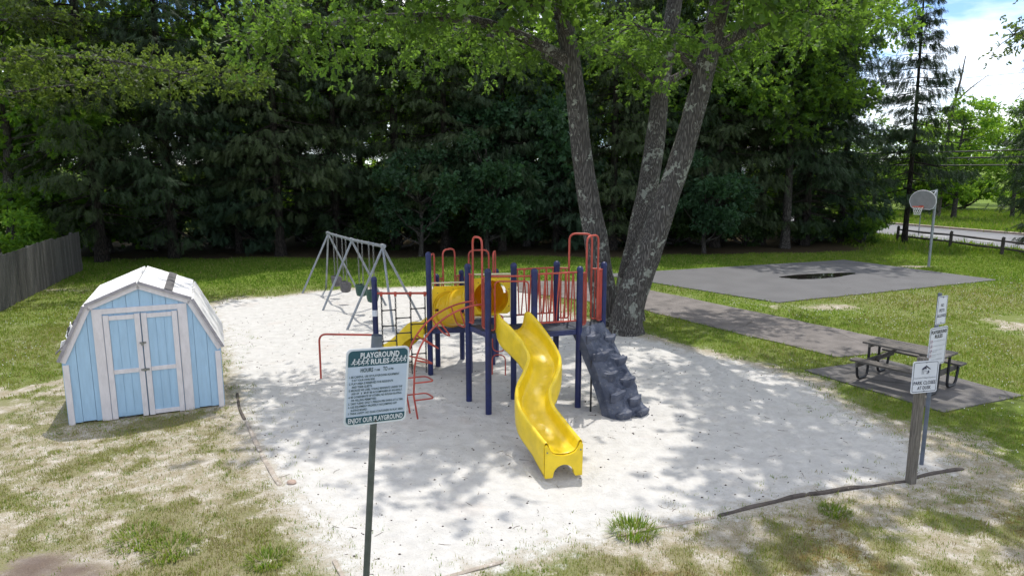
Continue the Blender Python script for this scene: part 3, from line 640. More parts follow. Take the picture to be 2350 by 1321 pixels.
# tunnel panels and the crooked crawl tube
def panel(a, b, z0, z1, zrail, zbot, cx, cz, r):
    A, d, u = edge(a, b); s, e = A + u * .065, A + d - u * .065; w = (e - s).length; n = u.cross(up) * .012
    n2 = 40; ring_o = []; ring_i = []
    cc = cx * w
    for k in range(n2):
        an = 2 * math.pi * k / n2; dx, dz = math.cos(an), math.sin(an)
        sc = min((w - cc if dx > 0 else cc) / max(1e-6, abs(dx)), (z1 - cz if dz > 0 else cz - z0) / max(1e-6, abs(dz)))
        ring_o.append((cc + dx * sc, cz + dz * sc)); ring_i.append((cc + dx * r, cz + dz * r))
    pt = lambda q, s2: s + u * q[0] + up * q[1] + n * s2
    vs = [pt(q, 1) for q in ring_o] + [pt(q, 1) for q in ring_i] + [pt(q, -1) for q in ring_i] + [pt(q, -1) for q in ring_o]; fs = []
    for k in range(n2):
        j = (k + 1) % n2
        for a_, b_ in ((0, 1), (1, 2), (2, 3), (3, 0)): fs.append((a_ * n2 + k, a_ * n2 + j, b_ * n2 + j, b_ * n2 + k))
    pn = ob('tunnel_panel', MB().add(vs, fs).mesh('tunnel_panel', 'yellow_panel'), PS)
    mb = MB().tube([s - u * .03 + up * zrail, e + u * .03 + up * zrail], .018, 8).tube([s - u * .03 + up * zbot, e + u * .03 + up * zbot], .016, 8)
    for q in (s - u * .01, e + u * .01): mb.tube([q + up * zbot, q + up * zrail], .014, 8)
    ob('panel_frame', mb.mesh('panel_frame', 'cream', smooth=True), pn)
    for k in range(14):
        an = 2 * math.pi * k / 14; q = s + u * (cc + (r + .045) * math.cos(an)) + up * (cz + (r + .045) * math.sin(an))
        if 0.02 < (q - s).dot(u) < w - .02 and z0 + .02 < q.z < z1 - .02: ob('bolt', MB().box(q, (.016, .034, .016)).mesh('bolt', 'bolt'), pn)
    return s + u * cc + up * cz, u.cross(up).normalized()
RT = .335
ca_, na_ = panel(2, 14, 1.06, 1.88, 1.95, 1.04, .5, 1.44, RT)      # normal towards the camera
cb_, nb_ = panel(5, 7, 1.66, 2.33, 2.40, 1.60, .5, 1.96, RT - .01)
if na_.y > 0: na_ = -na_
if nb_.y < 0: nb_ = -nb_
ctrl = [ca_, ca_ + na_ * .38 + Vector((.02, 0, .02)), ca_ + na_ * .72 + Vector((.22, 0, .16)), cb_ + nb_ * .62 + Vector((-.16, 0, -.12)), cb_ + nb_ * .30, cb_]
path = spline(ctrl, 9); K = len(path); n = 44; rings = []
T = [(path[min(i + 1, K - 1)] - path[max(i - 1, 0)]).normalized() for i in range(K)]; uu = T[0].orthogonal().normalized(); V = []; cen = []
for i in range(K):
    uu = (uu - T[i] * uu.dot(T[i])).normalized(); ww = T[i].cross(uu); rr = RT + .028 * (1 if i % 9 == 0 or i % 9 == 8 else 0) * (1 if 4 < i < K - 4 else .3)
    for k in range(n): V.append(path[i] + (uu * math.cos(2 * math.pi * k / n) + ww * math.sin(2 * math.pi * k / n)) * rr)
holes = [(.24, Vector((-.75, -.5, .05)), .05), (.52, Vector((-.2, -.9, -.35)), .09), (.62, Vector((.4, .6, .35)), .07), (.78, Vector((.55, .7, .25)), .065), (.78, Vector((.8, .5, .25)), .065), (.7, Vector((-.5, -.2, -.8)), .07)]
hp = []
for t, dv, rad in holes:
    i = int(t * (K - 1)); dv = dv - T[i] * dv.dot(T[i]); hp.append((path[i] + dv.normalized() * RT, rad))
F = []
for i in range(K - 1):
    for k in range(n):
        q = (i * n + k, i * n + (k + 1) % n, (i + 1) * n + (k + 1) % n, (i + 1) * n + k); c = (V[q[0]] + V[q[1]] + V[q[2]] + V[q[3]]) / 4
        if any((c - h).length < rad for h, rad in hp): continue
        F.append(q)
tb = ob('crawl_tunnel', MB().add(V, F).mesh('crawl_tunnel', 'yellow_shell', smooth=True), PS)
sm_ = tb.modifiers.new('shell', 'SOLIDIFY'); sm_.thickness = .014; sm_.offset = -1
for i in (9, 18, 27, 36):
    if i < K - 2: ob('tunnel_flange', MB().tube([path[i] - T[i] * .012, path[i] + T[i] * .012], RT + .034, 44, caps=False).mesh('tunnel_flange', 'yellow', smooth=True), tb)

# wave slide
cl = [(-.01, 12.08), (.05, 11.92), (.24, 11.66), (.43, 11.40), (.53, 11.10), (.46, 10.80), (.34, 10.50), (.36, 10.20), (.50, 9.90), (.64, 9.60), (.735, 9.40)]
zb = [1.47, 1.455, 1.35, 1.20, 1.035, .87, .70, .54, .41, .335, .31]
path = spline([(x, y, z) for (x, y), z in zip(cl, zb)], 6); K = len(path)
sec = [(-.275, -.20, 1), (-.285, .0, 1), (-.282, .205, 1), (-.272, .232, 1), (-.252, .242, 1), (-.236, .228, 1), (-.224, .14, 0), (-.195, .05, 0), (-.12, .010, 0), (0, 0, 0), (.12, .010, 0), (.195, .05, 0), (.224, .14, 0), (.236, .228, 1), (.252, .242, 1), (.272, .232, 1), (.282, .205, 1), (.285, .0, 1), (.275, -.20, 1)]
V = []; S = len(sec)
for i, p in enumerate(path):
    t = path[min(i + 1, K - 1)] - path[max(i - 1, 0)]; t.z = 0; t.normalize(); t = (t * .55 + Vector((0, -1, 0)) * .45).normalized(); side = Vector((-t.y, t.x, 0))
    f = i / (K - 1); hood = .10 * float(sst(np.array(f), -.03, .02)) * (1 - float(sst(np.array(f), .10, .34))); low = 1
    for sx, sz, rim in sec:
        z = sz + (hood * max(0, (sz - .02) / .22) if sz > .02 else 0)
        bank = .05 * math.sin(2 * math.pi * (f * 1.35 + .12)) * sx / .28
        if sz > .15 and f > .82: z -= .05 * (f - .82) / .18
        zz = p.z + z + bank * (1 - f) * (0 if f < .08 else 1)
        if sz == -.20: zz = max(p.z - .20 * min(1, f * 6 + .25), 0.0) if f < .85 else p.z - .20 - (p.z - .20 + .03) * (f - .85) / .15
        V.append(p + side * sx * 1.0 + Vector((0, 0, zz - p.z)))
F = [(i * S + k, i * S + k + 1, (i + 1) * S + k + 1, (i + 1) * S + k) for i in range(K - 1) for k in range(S - 1)]
sl = ob('wave_slide', MB().add(V, F).mesh('wave_slide', 'yellow', smooth=True), PS)
sl.modifiers.new('shell', 'SOLIDIFY').thickness = .012
sub = sl.modifiers.new('smooth', 'SUBSURF'); sub.levels = 1; sub.render_levels = 1
# front face of the exit, with its arched cut-out
t = path[-1] - path[-4]; t.z = 0; t.normalize(); t = (t * .55 + Vector((0, -1, 0)) * .45).normalized(); side = Vector((-t.y, t.x, 0)); e = path[-1]
tx = [-.285, -.25, -.215, -.17, -.10, 0, .10, .17, .215, .25, .285]; tz = [.14, .175, .10, .035, .004, -.008, .004, .035, .10, .175, .14]
gx_ = [-.285 + .57 * k / 38 for k in range(39)]; top = [(x, float(np.interp(x, tx, tz))) for x in gx_]
bot = [(x * .98, -e.z - .02 if abs(x) > .165 else -e.z + .165 * math.sqrt(max(0, 1 - (x / .165) ** 2))) for x in gx_]
ff = Vector((t.x, t.y, 0)); V = []; n = len(top)
for q, dd in ((top, .03), (bot, .03), (bot, -.06), (top, -.06)): V += [e + side * x + Vector((0, 0, z)) + ff * dd for x, z in q]
F = []
for r_ in range(4):
    for k in range(n - 1): F.append((r_ * n + k, r_ * n + k + 1, ((r_ + 1) % 4) * n + k + 1, ((r_ + 1) % 4) * n + k))
F += [(0, n, 2 * n, 3 * n), (n - 1, 4 * n - 1, 3 * n - 1, 2 * n - 1)]
ob('slide_foot', MB().add(V, F).mesh('slide_foot', 'yellow', smooth=True), sl)
for sx in (-.25, .25): ob('bolt', MB().tube([e + side * sx + ff * .03 + Vector((0, 0, .06)), e + side * sx + ff * .038 + Vector((0, 0, .06))], .012, 10).mesh('bolt', 'steel'), sl)

# second, short straight slide on the far side of the lower deck
sp = spline([(-1.72, 14.66, LZ), (-2.05, 14.85, LZ - .06), (-2.35, 15.02, .62), (-2.65, 15.2, .36), (-2.95, 15.38, .27)], 5); K = len(sp); V = []
sec2 = [(-.30, -.22), (-.31, .05), (-.29, .13), (-.25, .12), (-.22, .0), (0, -.01), (.22, .0), (.25, .12), (.29, .13), (.31, .05), (.30, -.22)]; S = len(sec2)
dd = (Vector((-2.95, 15.38)) - Vector((-1.72, 14.66))).normalized(); sd2 = Vector((-dd.y, dd.x, 0))
for p in sp:
    for x, z in sec2: V.append(p + sd2 * x + Vector((0, 0, max(z, -p.z))))
ob('short_slide', MB().add(V, [(i * S + k, i * S + k + 1, (i + 1) * S + k + 1, (i + 1) * S + k) for i in range(K - 1) for k in range(S - 1)] + [tuple(range((K - 1) * S, K * S))]).mesh('short_slide', 'yellow', smooth=True), PS)

# arched loop ladder on the left of the front deck
top_m = (V3(5) + V3(6)) / 2; ed = (V3(6) - V3(5)).normalized(); basm = Vector((-1.79, 11.83, 0)); hor = (basm - top_m); hor.z = 0; Lh = hor.length; hn = hor.normalized()
rails = []
for sgn in (-1, 1):
    pts = []
    for k in range(15):
        a = math.pi / 2 * k / 14; pts.append(top_m + ed * sgn * .17 + hn * Lh * (math.sin(a) if k else 0) + Vector((0, 0, .78 + 1.16 * math.cos(a))))
    pts += [basm + ed * sgn * .17 + Vector((0, 0, .4)) + hn * .02, basm + ed * sgn * .17 + hn * (-.04) + Vector((0, 0, -.03))]
    rails.append(pts)
cl_ = ob('loop_ladder', MB().tube(rails[0], .0165, 10).tube(rails[1], .0165, 10).mesh('loop_ladder', 'red', smooth=True), PS)
cen = top_m + Vector((0, 0, .62))
for kk in (3, 6, 9, 12, 14.4, 15.2):
    i = int(min(kk, 15)); f = min(kk, 15) - i
    a = rails[0][i].lerp(rails[0][min(i + 1, 16)], f) if kk < 15 else rails[0][15].lerp(rails[0][16], (kk - 15) if kk < 15.9 else .9)
    b = rails[1][i].lerp(rails[1][min(i + 1, 16)], f) if kk < 15 else rails[1][15].lerp(rails[1][16], (kk - 15) if kk < 15.9 else .9)
    m_ = (a + b) / 2; inn = (cen - m_); inn -= ed * inn.dot(ed)
    if m_.z < .8: inn = -hn + Vector((0, 0, 0))
    inn = inn.normalized() * .36
    ob('rung', MB().tube(fillet([a, a + inn, b + inn, b], .09, 4), .0135, 8).mesh('rung', 'red', smooth=True), cl_)

# chain net between the tall post and the outer post
a, b = V3(1, 1.80), V3(2, 1.74); u = (b - a).normalized(); mb = MB().tube([a, b], .024, 10)
nb_r = ob('net_beam', mb.mesh('net_beam', 'red', smooth=True), PS)
def chain_mesh(p, q, link=.05, r=.0065, w=.012):
    mb = MB(); L = (q - p).length; n = max(2, int(L / link)); d = (q - p).normalized(); o1 = d.orthogonal().normalized(); o2 = d.cross(o1)
    for i in range(n):
        c = p + d * (L * (i + .5) / n); o = o1 if i % 2 else o2; h = L / n * .62
        mb.tube([c - d * h + o * w * .3, c - d * h * .5 + o * w, c + d * h * .5 + o * w, c + d * h + o * w * .3, c + d * h - o * w * .3, c + d * h * .5 - o * w, c - d * h * .5 - o * w, c - d * h - o * w * .3], r, 5, closed=True)
    return mb
cx = [a.lerp(b, t) for t in (.12, .375, .65, .92)]; ch = []
for p in cx:
    q = Vector((p.x, p.y, .04)); ch.append(ob('chain', chain_mesh(p, q, .055, .0075, .014).mesh('chain', 'black', smooth=True), nb_r))
    ob('collar', MB().tube([p + Vector((0, 0, .03)), p - Vector((0, 0, .06))], .028, 10).mesh('collar', 'red', smooth=True), nb_r)
for i, zs in ((0, (1.43, 1.10, .78, .46)), (1, (1.25, .93, .61, .30)), (2, (1.43, 1.10, .78, .46))):
    for z in zs:
        p, q = Vector((cx[i].x, cx[i].y, z)), Vector((cx[i + 1].x, cx[i + 1].y, z))
        ob('rung', MB().tube([p, p.lerp(q, .08), p.lerp(q, .12), p.lerp(q, .88), p.lerp(q, .92), q], [.022, .02, .013, .013, .02, .022], 8).mesh('rung', 'black', smooth=True), nb_r)
# chinning bar left of the net
ob('turning_bar', MB().tube(fillet([V3(1, .93), Vector((-3.99, 14.02, .93)), Vector((-4.0, 14.04, -.03))], .16, 7), .021, 12).mesh('turning_bar', 'red', smooth=True), PS)
# looped climber under the far deck
lc = ob('pretzel_climber', MB().tube(fillet([(-.42, 14.55, .9), (-.42, 14.55, .42), (-.16, 14.5, .42), (-.16, 14.5, .9), (-.42, 14.55, .9)], .13, 6), .014, 8).tube(fillet([(-.42, 14.3, -.02), (-.42, 14.3, .42), (-.14, 14.25, .42), (-.14, 14.25, -.02)], .13, 6), .014, 8).mesh('pretzel_climber', 'red', smooth=True), PS)

# moulded rock climber on the right
from mathutils import noise as mn
tl, tr = V3(10, DZ + .03), V3(11, DZ + .03); out = Vector((.56, -.5, 0)).normalized()
tl = tl.lerp(tr, -.02) + out * .06; tr = tr + out * .06
bl, br = Vector((1.80, 11.58, -.03)), Vector((2.50, 12.06, -.03))
nu, nv = 13, 32; V = []; nrm = (tr - tl).cross(bl - tl).normalized()
if nrm.dot(Vector((0, -1, 1))) < 0: nrm = -nrm
steps = [(.25, .10), (.78, .16), (.25, .30), (.76, .40), (.30, .52), (.74, .62), (.28, .73), (.72, .82), (.30, .93), (.78, .955)]
def rock_pt(u, v, disp=True):
    vv = v; p = tl.lerp(tr, u).lerp(bl.lerp(br, u), vv)
    p = p + nrm * (.13 * math.sin(math.pi * min(1, v * 1.1)) * .4)
    if disp:
        q = p * 3.2; h = .06 * mn.noise(q) + .05 * abs(mn.noise(q * 2.3)) + .03 * mn.noise(q * 5.1)
        for su, sv in steps:
            du, dv = (u - su) / .21, (v - sv) / .045
            if dv < 0: w = math.exp(-du * du * 1.6 - dv * dv * 3.0)
            else: w = math.exp(-du * du * 1.6 - dv * dv * .35)
            h += .035 * w
        ed_ = min(u, 1 - u); h *= min(1, ed_ * 8 + .25); p = p + nrm * (h - .07 * max(0, 1 - ed_ * 9) )
    return p
for j in range(nv + 1):
    for i in range(nu + 1): V.append(rock_pt(i / nu, j / nv))
F = [(j * (nu + 1) + i, j * (nu + 1) + i + 1, (j + 1) * (nu + 1) + i + 1, (j + 1) * (nu + 1) + i) for j in range(nv) for i in range(nu)]
# side skirts
o = len(V); back = -nrm * .16
for j in range(nv + 1): V += [V[j * (nu + 1)] + back + Vector((0, 0, -.02)), V[j * (nu + 1) + nu] + back + Vector((0, 0, -.02))]
for j in range(nv):
    F.append((j * (nu + 1), (j + 1) * (nu + 1), o + 2 * (j + 1), o + 2 * j)); F.append(((j + 1) * (nu + 1) + nu, j * (nu + 1) + nu, o + 2 * j + 1, o + 2 * (j + 1) + 1)); F.append((o + 2 * j, o + 2 * j + 2, o + 2 * j + 3, o + 2 * j + 1))
def rockmat():
    m, nt, b, oo = newmat('moulded_rock'); tc = N(nt, 'ShaderNodeTexCoord'); v = tc.outputs['Object']
    n1 = noise(nt, v, 3, 5); n2 = noise(nt, v, 9, 6, .7); geo = N(nt, 'ShaderNodeNewGeometry'); sx = N(nt, 'ShaderNodeSeparateXYZ', {0: geo.outputs['Normal']})
    c = mixc(nt, ramp(nt, n1, .35, .65), (.030, .040, .072, 1), (.085, .096, .135, 1)); c = mixc(nt, ramp(nt, n2, .56, .70), c, (.16, .165, .185, 1)); nt.links.new(c, b.inputs['Base Color'])
    b.inputs['Roughness'].default_value = .55; bump(nt, b, n2, .6, .03); return m
MAT['rock'] = rockmat()
rk = ob('rock_climber', MB().add(V, F).mesh('rock_climber', 'rock'), PS)
uax = (tr - tl).normalized(); fwd = Vector((uax.y, -uax.x, 0)); fwd = fwd if fwd.dot(out) > 0 else -fwd
for i, (su, sv) in enumerate(steps):
    p = rock_pt(su, sv, False) + nrm * .005; rs = random.Random(i + 40); n = 7; V = []; ww = .20 * rs.uniform(.85, 1.1)
    for r_, (sc, dz, df) in enumerate(((.85, .02, 0), (1.0, .012, 0), (1.02, -.03, .0), (.92, -.13, -.02), (.6, -.26, -.08))):
        for k in range(n + 1):
            an = -math.pi * .06 + math.pi * 1.12 * k / n; jit = 1 + .10 * math.sin(3 * an + i * 2.1) + .09 * math.sin(5 * an + i)
            V.append(p + uax * math.cos(an) * ww * sc * jit + fwd * (math.sin(an) * .115 * sc * jit + df + .01) + Vector((0, 0, dz + .012 * math.sin(5 * an + i))))
    V.append(p + Vector((0, 0, .024)) + fwd * .03); c = len(V) - 1; m_ = n + 1
    F = [(r_ * m_ + k, r_ * m_ + k + 1, (r_ + 1) * m_ + k + 1, (r_ + 1) * m_ + k) for r_ in range(4) for k in range(n)] + [(c, k + 1, k) for k in range(n)]
    F = [f[::-1] for f in F]
    ob('foothold', MB().add(V, F).mesh('foothold', 'rock'), rk)
ob('support_leg', MB().tube([(1.42, 12.02, -.02), (1.42, 12.02, .95)], .018, 10).tube([(1.83, 12.38, -.02), (1.83, 12.38, .95)], .018, 10).mesh('support_leg', 'ink_black', smooth=True), PS)

# ------------------------------------------------------------------ swing frame and swings
LA, MA, RA = Vector((-6.32, 23.92, 2.04)), Vector((-4.91, 21.28, 2.1)), Vector((-3.53, 18.95, 2.18))
SW = empty('swing_set', (-4.9, 21.3, 0), 'galvanised steel swing frame with three pairs of splayed legs on the sand', 'swing set')
bd = (RA - LA).normalized()
ob('top_beam', MB().tube([LA - bd * .12, MA, RA + bd * .12], .040, 14).mesh('top_beam', 'galv', smooth=True), SW)
for topp, foot in ((LA, (-7.24, 23.59)), (LA, (-6.65, 24.53)), (LA, (-5.44, 24.26)), (MA, (-5.79, 20.83)), (MA, (-3.96, 21.57)), (RA, (-4.47, 18.38)), (RA, (-3.15, 18.08)), (RA, (-2.58, 19.51))):
    ob('leg', MB().tube([topp - Vector((0, 0, .03)), Vector((foot[0], foot[1], -.05))], .033, 12).mesh('leg', 'galv', smooth=True), SW)
for q in (LA, MA, RA): ob('clamp', MB().tube([q - bd * .10, q + bd * .10], .062, 12).mesh('clamp', 'galv', smooth=True), SW)
def swing(t, zseat, mat, label, bucket):
    c = LA.lerp(MA, t * 2) if t < .5 else MA.lerp(RA, t * 2 - 1); s = empty('swing', (c.x, c.y, 0), label, 'swing', 'swings hanging from the steel frame')
    w = .21; n = Vector((-bd.y, bd.x, 0)).normalized()
    for sg in (-1, 1):
        top = c + bd * sg * w - Vector((0, 0, .05)); bt = Vector((c.x, c.y, zseat + .22)) + bd * sg * (w - .02)
        ob('chain', chain_mesh(top, bt, .085, .0075, .018).mesh('chain', 'chain', smooth=True), s)
        ob('hanger', MB().tube([top + Vector((0, 0, .10)), top - Vector((0, 0, .02))], .022, 8).mesh('hanger', 'galv', smooth=True), s)
    cc = Vector((c.x, c.y, zseat)); V = []; F = []; m_ = 12
    prof_ = ((.10, -.13), (.17, -.10), (.20, .0), (.215, .16), (.225, .22), (.20, .225), (.185, .16), (.165, .0), (.12, -.085), (.0, -.10))
    for rr, z in prof_:
        for k in range(m_):
            an = 2 * math.pi * k / m_; zz = z - (.09 if (z > .1 and abs(math.sin(an)) > .6 and math.sin(an) > 0) else 0)
            V.append(cc + bd * rr * math.cos(an) + n * rr * .85 * math.sin(an) + Vector((0, 0, zz)))
    for r_ in range(len(prof_) - 1):
        for k in range(m_): F.append((r_ * m_ + k, r_ * m_ + (k + 1) % m_, (r_ + 1) * m_ + (k + 1) % m_, (r_ + 1) * m_ + k))
    F.append(tuple(range(m_ - 1, -1, -1)))
    ob('seat', MB().add(V, F).mesh('seat', mat, smooth=True), s)
    return s
swing(.15, .46, 'grey_seat', 'worn grey bucket swing farthest from the play structure', True)
swing(.34, .44, 'grey_seat', 'worn grey bucket swing hanging next to the green swings', True)
swing(.64, .60, 'green_seat', 'dark green bucket swing hanging next to the grey swings', True)
swing(.82, .58, 'green_seat', 'dark green bucket swing nearest the play structure', True)

# ------------------------------------------------------------------ lettering
def text_mesh(body, mat, bold=0.0, res=2):
    cu = bpy.data.curves.new('lettering', 'FONT'); cu.body = body; cu.size = 1; cu.resolution_u = res; cu.offset = bold; cu.align_x = 'LEFT'
    o = bpy.data.objects.new('lettering', cu); COL.objects.link(o); bpy.context.view_layer.update()
    me = bpy.data.meshes.new_from_object(o.evaluated_get(bpy.context.evaluated_depsgraph_get())); bpy.data.objects.remove(o)
    me.materials.clear(); me.materials.append(MAT[mat]); return me
def letter(parent, body, mat, x0, x1, z, h, y=-.012, bold=.012):
    """text fitted between x0 and x1, base line z, capital height h, on the local xz plane"""
    me = text_mesh(body, mat, bold); co = np.empty(len(me.vertices) * 3, np.float32); me.vertices.foreach_get('co', co); co = co.reshape(-1, 3)
    sx = (x1 - x0) / max(1e-6, np.ptp(co[:, 0])); sz = h / .73; c = np.stack([x0 + (co[:, 0] - co[:, 0].min()) * sx, np.full(len(co), y), z + co[:, 1] * sz], 1)
    me.vertices.foreach_set('co', c.astype(np.float32).ravel()); me.update(); return ob('lettering', me, parent)
def rrect(w, h, r, cx=0, cz=0, n=5):
    pts = []
    for sx, sz, a0 in ((1, 1, 0), (-1, 1, 90), (-1, -1, 180), (1, -1, 270)):
        for k in range(n + 1): a = R(a0 + 90 * k / n); pts.append((cx + sx * (w / 2 - r) + r * math.cos(a), cz + sz * (h / 2 - r) + r * math.sin(a)))
    return pts
def plate(name, pts, y, th, mat, parent): return ob(name, MB().poly([(x, y, z) for x, z in pts], (0, th, 0)).mesh(name, mat), parent, True)
def frame_line(name, w, h, r, t, cx, cz, y, mat, parent):
    a, b = rrect(w, h, r, cx, cz), rrect(w - 2 * t, h - 2 * t, max(.002, r - t), cx, cz); n = len(a)
    return ob(name, MB().add([(x, y, z) for x, z in a] + [(x, y, z) for x, z in b], [(k, (k + 1) % n, n + (k + 1) % n, n + k) for k in range(n)]).mesh(name, mat), parent, True)
def signmat(center, height, yaw, lean):
    base = Vector(center) - Vector((math.tan(lean) * height, 0, height)); base.z = 0
    return Matrix.Translation(base) @ Matrix.Rotation(lean, 4, 'Y') @ Matrix.Rotation(yaw, 4, 'Z')

# front sign
S1 = empty('rules_sign', label='teal and pale blue playground rules sign on a leaning dark pole in front', cat='sign', mat=signmat((-1.19, 5.9, 2.48), 2.48, R(30), R(4.6)))
ob('pole', MB().tube([(0, .04, -.05), (0, .04, 2.80)], .031, 14).mesh('pole', 'dark_pipe', smooth=True), S1, True)
ob('pipe_sleeve', MB().tube([(-.005, .045, 2.80), (-.005, .045, 2.93)], .048, 18, caps=False).tube([(-.005, .045, 2.93), (-.005, .045, 2.80)], .040, 18, caps=False).mesh('pipe_sleeve', 'greyblue_pipe', smooth=True), S1, True)
W_, H_ = .575, .70; cz = 2.48
pn = plate('sign_panel', rrect(W_, H_, .045, 0, cz), -.004, .006, 'sign_white', S1)
iw, ih = W_ - .036, H_ - .036
def clip_band(z0, z1):
    pts = [p for p in rrect(iw, ih, .04, 0, cz, 7)]; out = []
    n = len(pts)
    for i in range(n):
        (xa, za), (xb, zb_) = pts[i], pts[(i + 1) % n]
        def ins(z): return z0 <= z <= z1
        if ins(za): out.append((xa, za))
        for zc in (z0, z1):
            if (za - zc) * (zb_ - zc) < 0: t = (zc - za) / (zb_ - za); out.append((xa + (xb - xa) * t, zc, t))
    c = (0, (z0 + z1) / 2); out = [(p[0], p[1]) for p in out]
    out.sort(key=lambda p: math.atan2(p[1] - c[1], p[0] - c[0])); return out
zt, zbm = cz + ih / 2, cz - ih / 2
plate('rules_field', clip_band(zbm + .070, zt - .140), -.0065, .002, 'sign_pale', pn)
plate('header_band', clip_band(zt - .140, zt + .01), -.0085, .004, 'sign_teal', pn)
plate('footer_band', clip_band(zbm - .01, zbm + .070), -.0085, .004, 'sign_teal', pn)
letter(pn, 'PLAYGROUND', 'sign_white', -.165, .190, zt - .066, .050, bold=.03)
letter(pn, 'RULES', 'sign_white', -.070, .098, zt - .124, .046, bold=.03)
letter(pn, 'ENJOY OUR PLAYGROUND', 'sign_white', -.252, .252, zbm + .014, .046, bold=.025)
letter(pn, 'HOURS', 'ink_teal', -.158, -.045, zt - .192, .038, bold=.02); letter(pn, 'TO', 'ink_teal', .045, .085, zt - .192, .038, bold=.02)
letter(pn, '7 AM', 'ink_teal', -.034, .015, zt - .190, .02); letter(pn, '8 PM', 'ink_teal', .095, .140, zt - .190, .02)
lines = [('1. BE CAREFUL. USE OF PLAYGROUND EQUIPMENT', .455), ('IS AT YOUR OWN RISK.', .21), ('2. PLAY AREA IS RESERVED FOR RESIDENTS', .40), ('AND THEIR GUESTS.', .185), ('3. BECAUSE WE CARE, YOUNG RESIDENTS UNDER THE', .49), ('AGE OF   8   MUST BE ACCOMPANIED BY AN ADULT.', .468),
         ('4. BE CONSIDERATE OF OTHERS; NO ROUGH PLAYING', .485), ('OR YELLING PERMITTED.', .23), ('5. TAKE TURNS. ONLY 1 PERSON PER SWING AT A TIME.', .505), ('6. USE EQUIPMENT PROPERLY; NO JUMPING OFF', .445), ('SLIDING BOARD.', .15), ('7. THINK SAFETY. NO GLASS CONTAINERS IN PLAY AREA.', .51)]
zz = zt - .240
for s_, w_ in lines:
    x0 = -.256 if s_[1] == '.' else -.232
    letter(pn, s_, 'ink_teal', x0, x0 + w_, zz, .0195, bold=.02); zz -= .0302
def runner(parent, x, z, s, flip):
    f = -1 if flip else 1; mb = MB(); y = -.0125
    def limb(a, b, w):
        a, b = Vector((x + f * a[0] * s, y, z + a[1] * s)), Vector((x + f * b[0] * s, y, z + b[1] * s)); d = (b - a).normalized(); n_ = Vector((-d.z, 0, d.x)) * w * s; mb.add([a + n_, b + n_ * .8, b - n_ * .8, a - n_], [(0, 1, 2, 3)])
    mb.add([(x + f * .1 * s + .13 * s * math.cos(k * .785), y, z + .95 * s + .13 * s * math.sin(k * .785)) for k in range(8)], [tuple(range(8))])
    for a, b, w in (((0.05, .82), (-.05, .42), .10), ((-.05, .45), (.18, .25), .07), ((.18, .25), (.05, .02), .055), ((-.05, .42), (-.25, .25), .065), ((-.25, .25), (-.45, .30), .05), ((.04, .75), (.28, .60), .05), ((.28, .6), (.40, .72), .045), ((.02, .74), (-.2, .6), .05), ((-.2, .6), (-.18, .42), .045)): limb(a, b, w)
    return ob('runner_figure', mb.mesh('runner_figure', 'sign_white'), parent)
for k in range(4): runner(pn, -.222 + k * .040, zt - .130, .058, False); runner(pn, .128 + k * .038, zt - .126, .058, False)
for z in (zt - .006, zbm + .010): ob('bolt', MB().tube([(0, -.008, z), (0, -.018, z)], .010, 10).mesh('bolt', 'bolt'), pn)

# wooden post sign
S2 = empty('closing_time_sign', label='white park closes at dusk sign on a weathered wooden post', cat='sign', mat=signmat((5.60, 9.10, 1.55), 1.55, R(13), R(-.3)))
ob('wooden_post', MB().box((0, .06, .85), (.105, .10, 1.92)).mesh('wooden_post', 'wood_grey_v', bevel=.008), S2, True)
pn = plate('sign_panel', rrect(.42, .45, .028, 0, 1.555), -.004, .006, 'sign_white', S2)
frame_line('border', .385, .415, .02, .007, 0, 1.555, -.0055, 'ink_navy', pn)
letter(pn, 'PARK CLOSES', 'ink_navy', -.175, .175, 1.450, .050, bold=.014, y=-.0075); letter(pn, 'AT DUSK', 'ink_navy', -.108, .108, 1.380, .050, bold=.014, y=-.0075)
letter(pn, 'Southwind Village Residents', 'ink_grey', -.172, .172, 1.535, .024, bold=0, y=-.0075)
lg = MB(); q = lambda pts: lg.add([(x, -.0075, 1.595 + z) for x, z in pts], [tuple(range(len(pts)))])
q([(-.055, .085), (-.005, .115), (.015, .075), (-.03, .07)]); q([(-.005, .105), (.0, .125), (.078, .068), (.068, .062)]); q([(-.065, .065), (-.055, .085), (-.03, .07), (-.04, .06)]); q([(.03, .03), (.045, .055), (.06, .03), (.058, .018), (.032, .018)])
ob('house_emblem', lg.mesh('house_emblem', 'ink_navy'), pn)
lg = MB(); q([(-.060, .0), (-.060, .05), (-.052, .05), (-.052, .0)]); q([(-.035, .0), (-.035, .05), (-.027, .05), (-.027, .0)]); q([(-.02, .035), (-.02, .042), (.028, .042), (.028, .035)]); q([(-.06, .052), (-.06, .058), (.02, .068), (.02, .062)]); q([(.015, .0), (.015, .018), (.05, .018), (.05, .0)])
ob('house_emblem', lg.mesh('house_emblem', 'ink_grey'), pn)
for z in (1.755, 1.36): ob('bolt', MB().tube([(0, -.006, z), (0, -.012, z)], .006, 8).mesh('bolt', 'bolt'), pn)

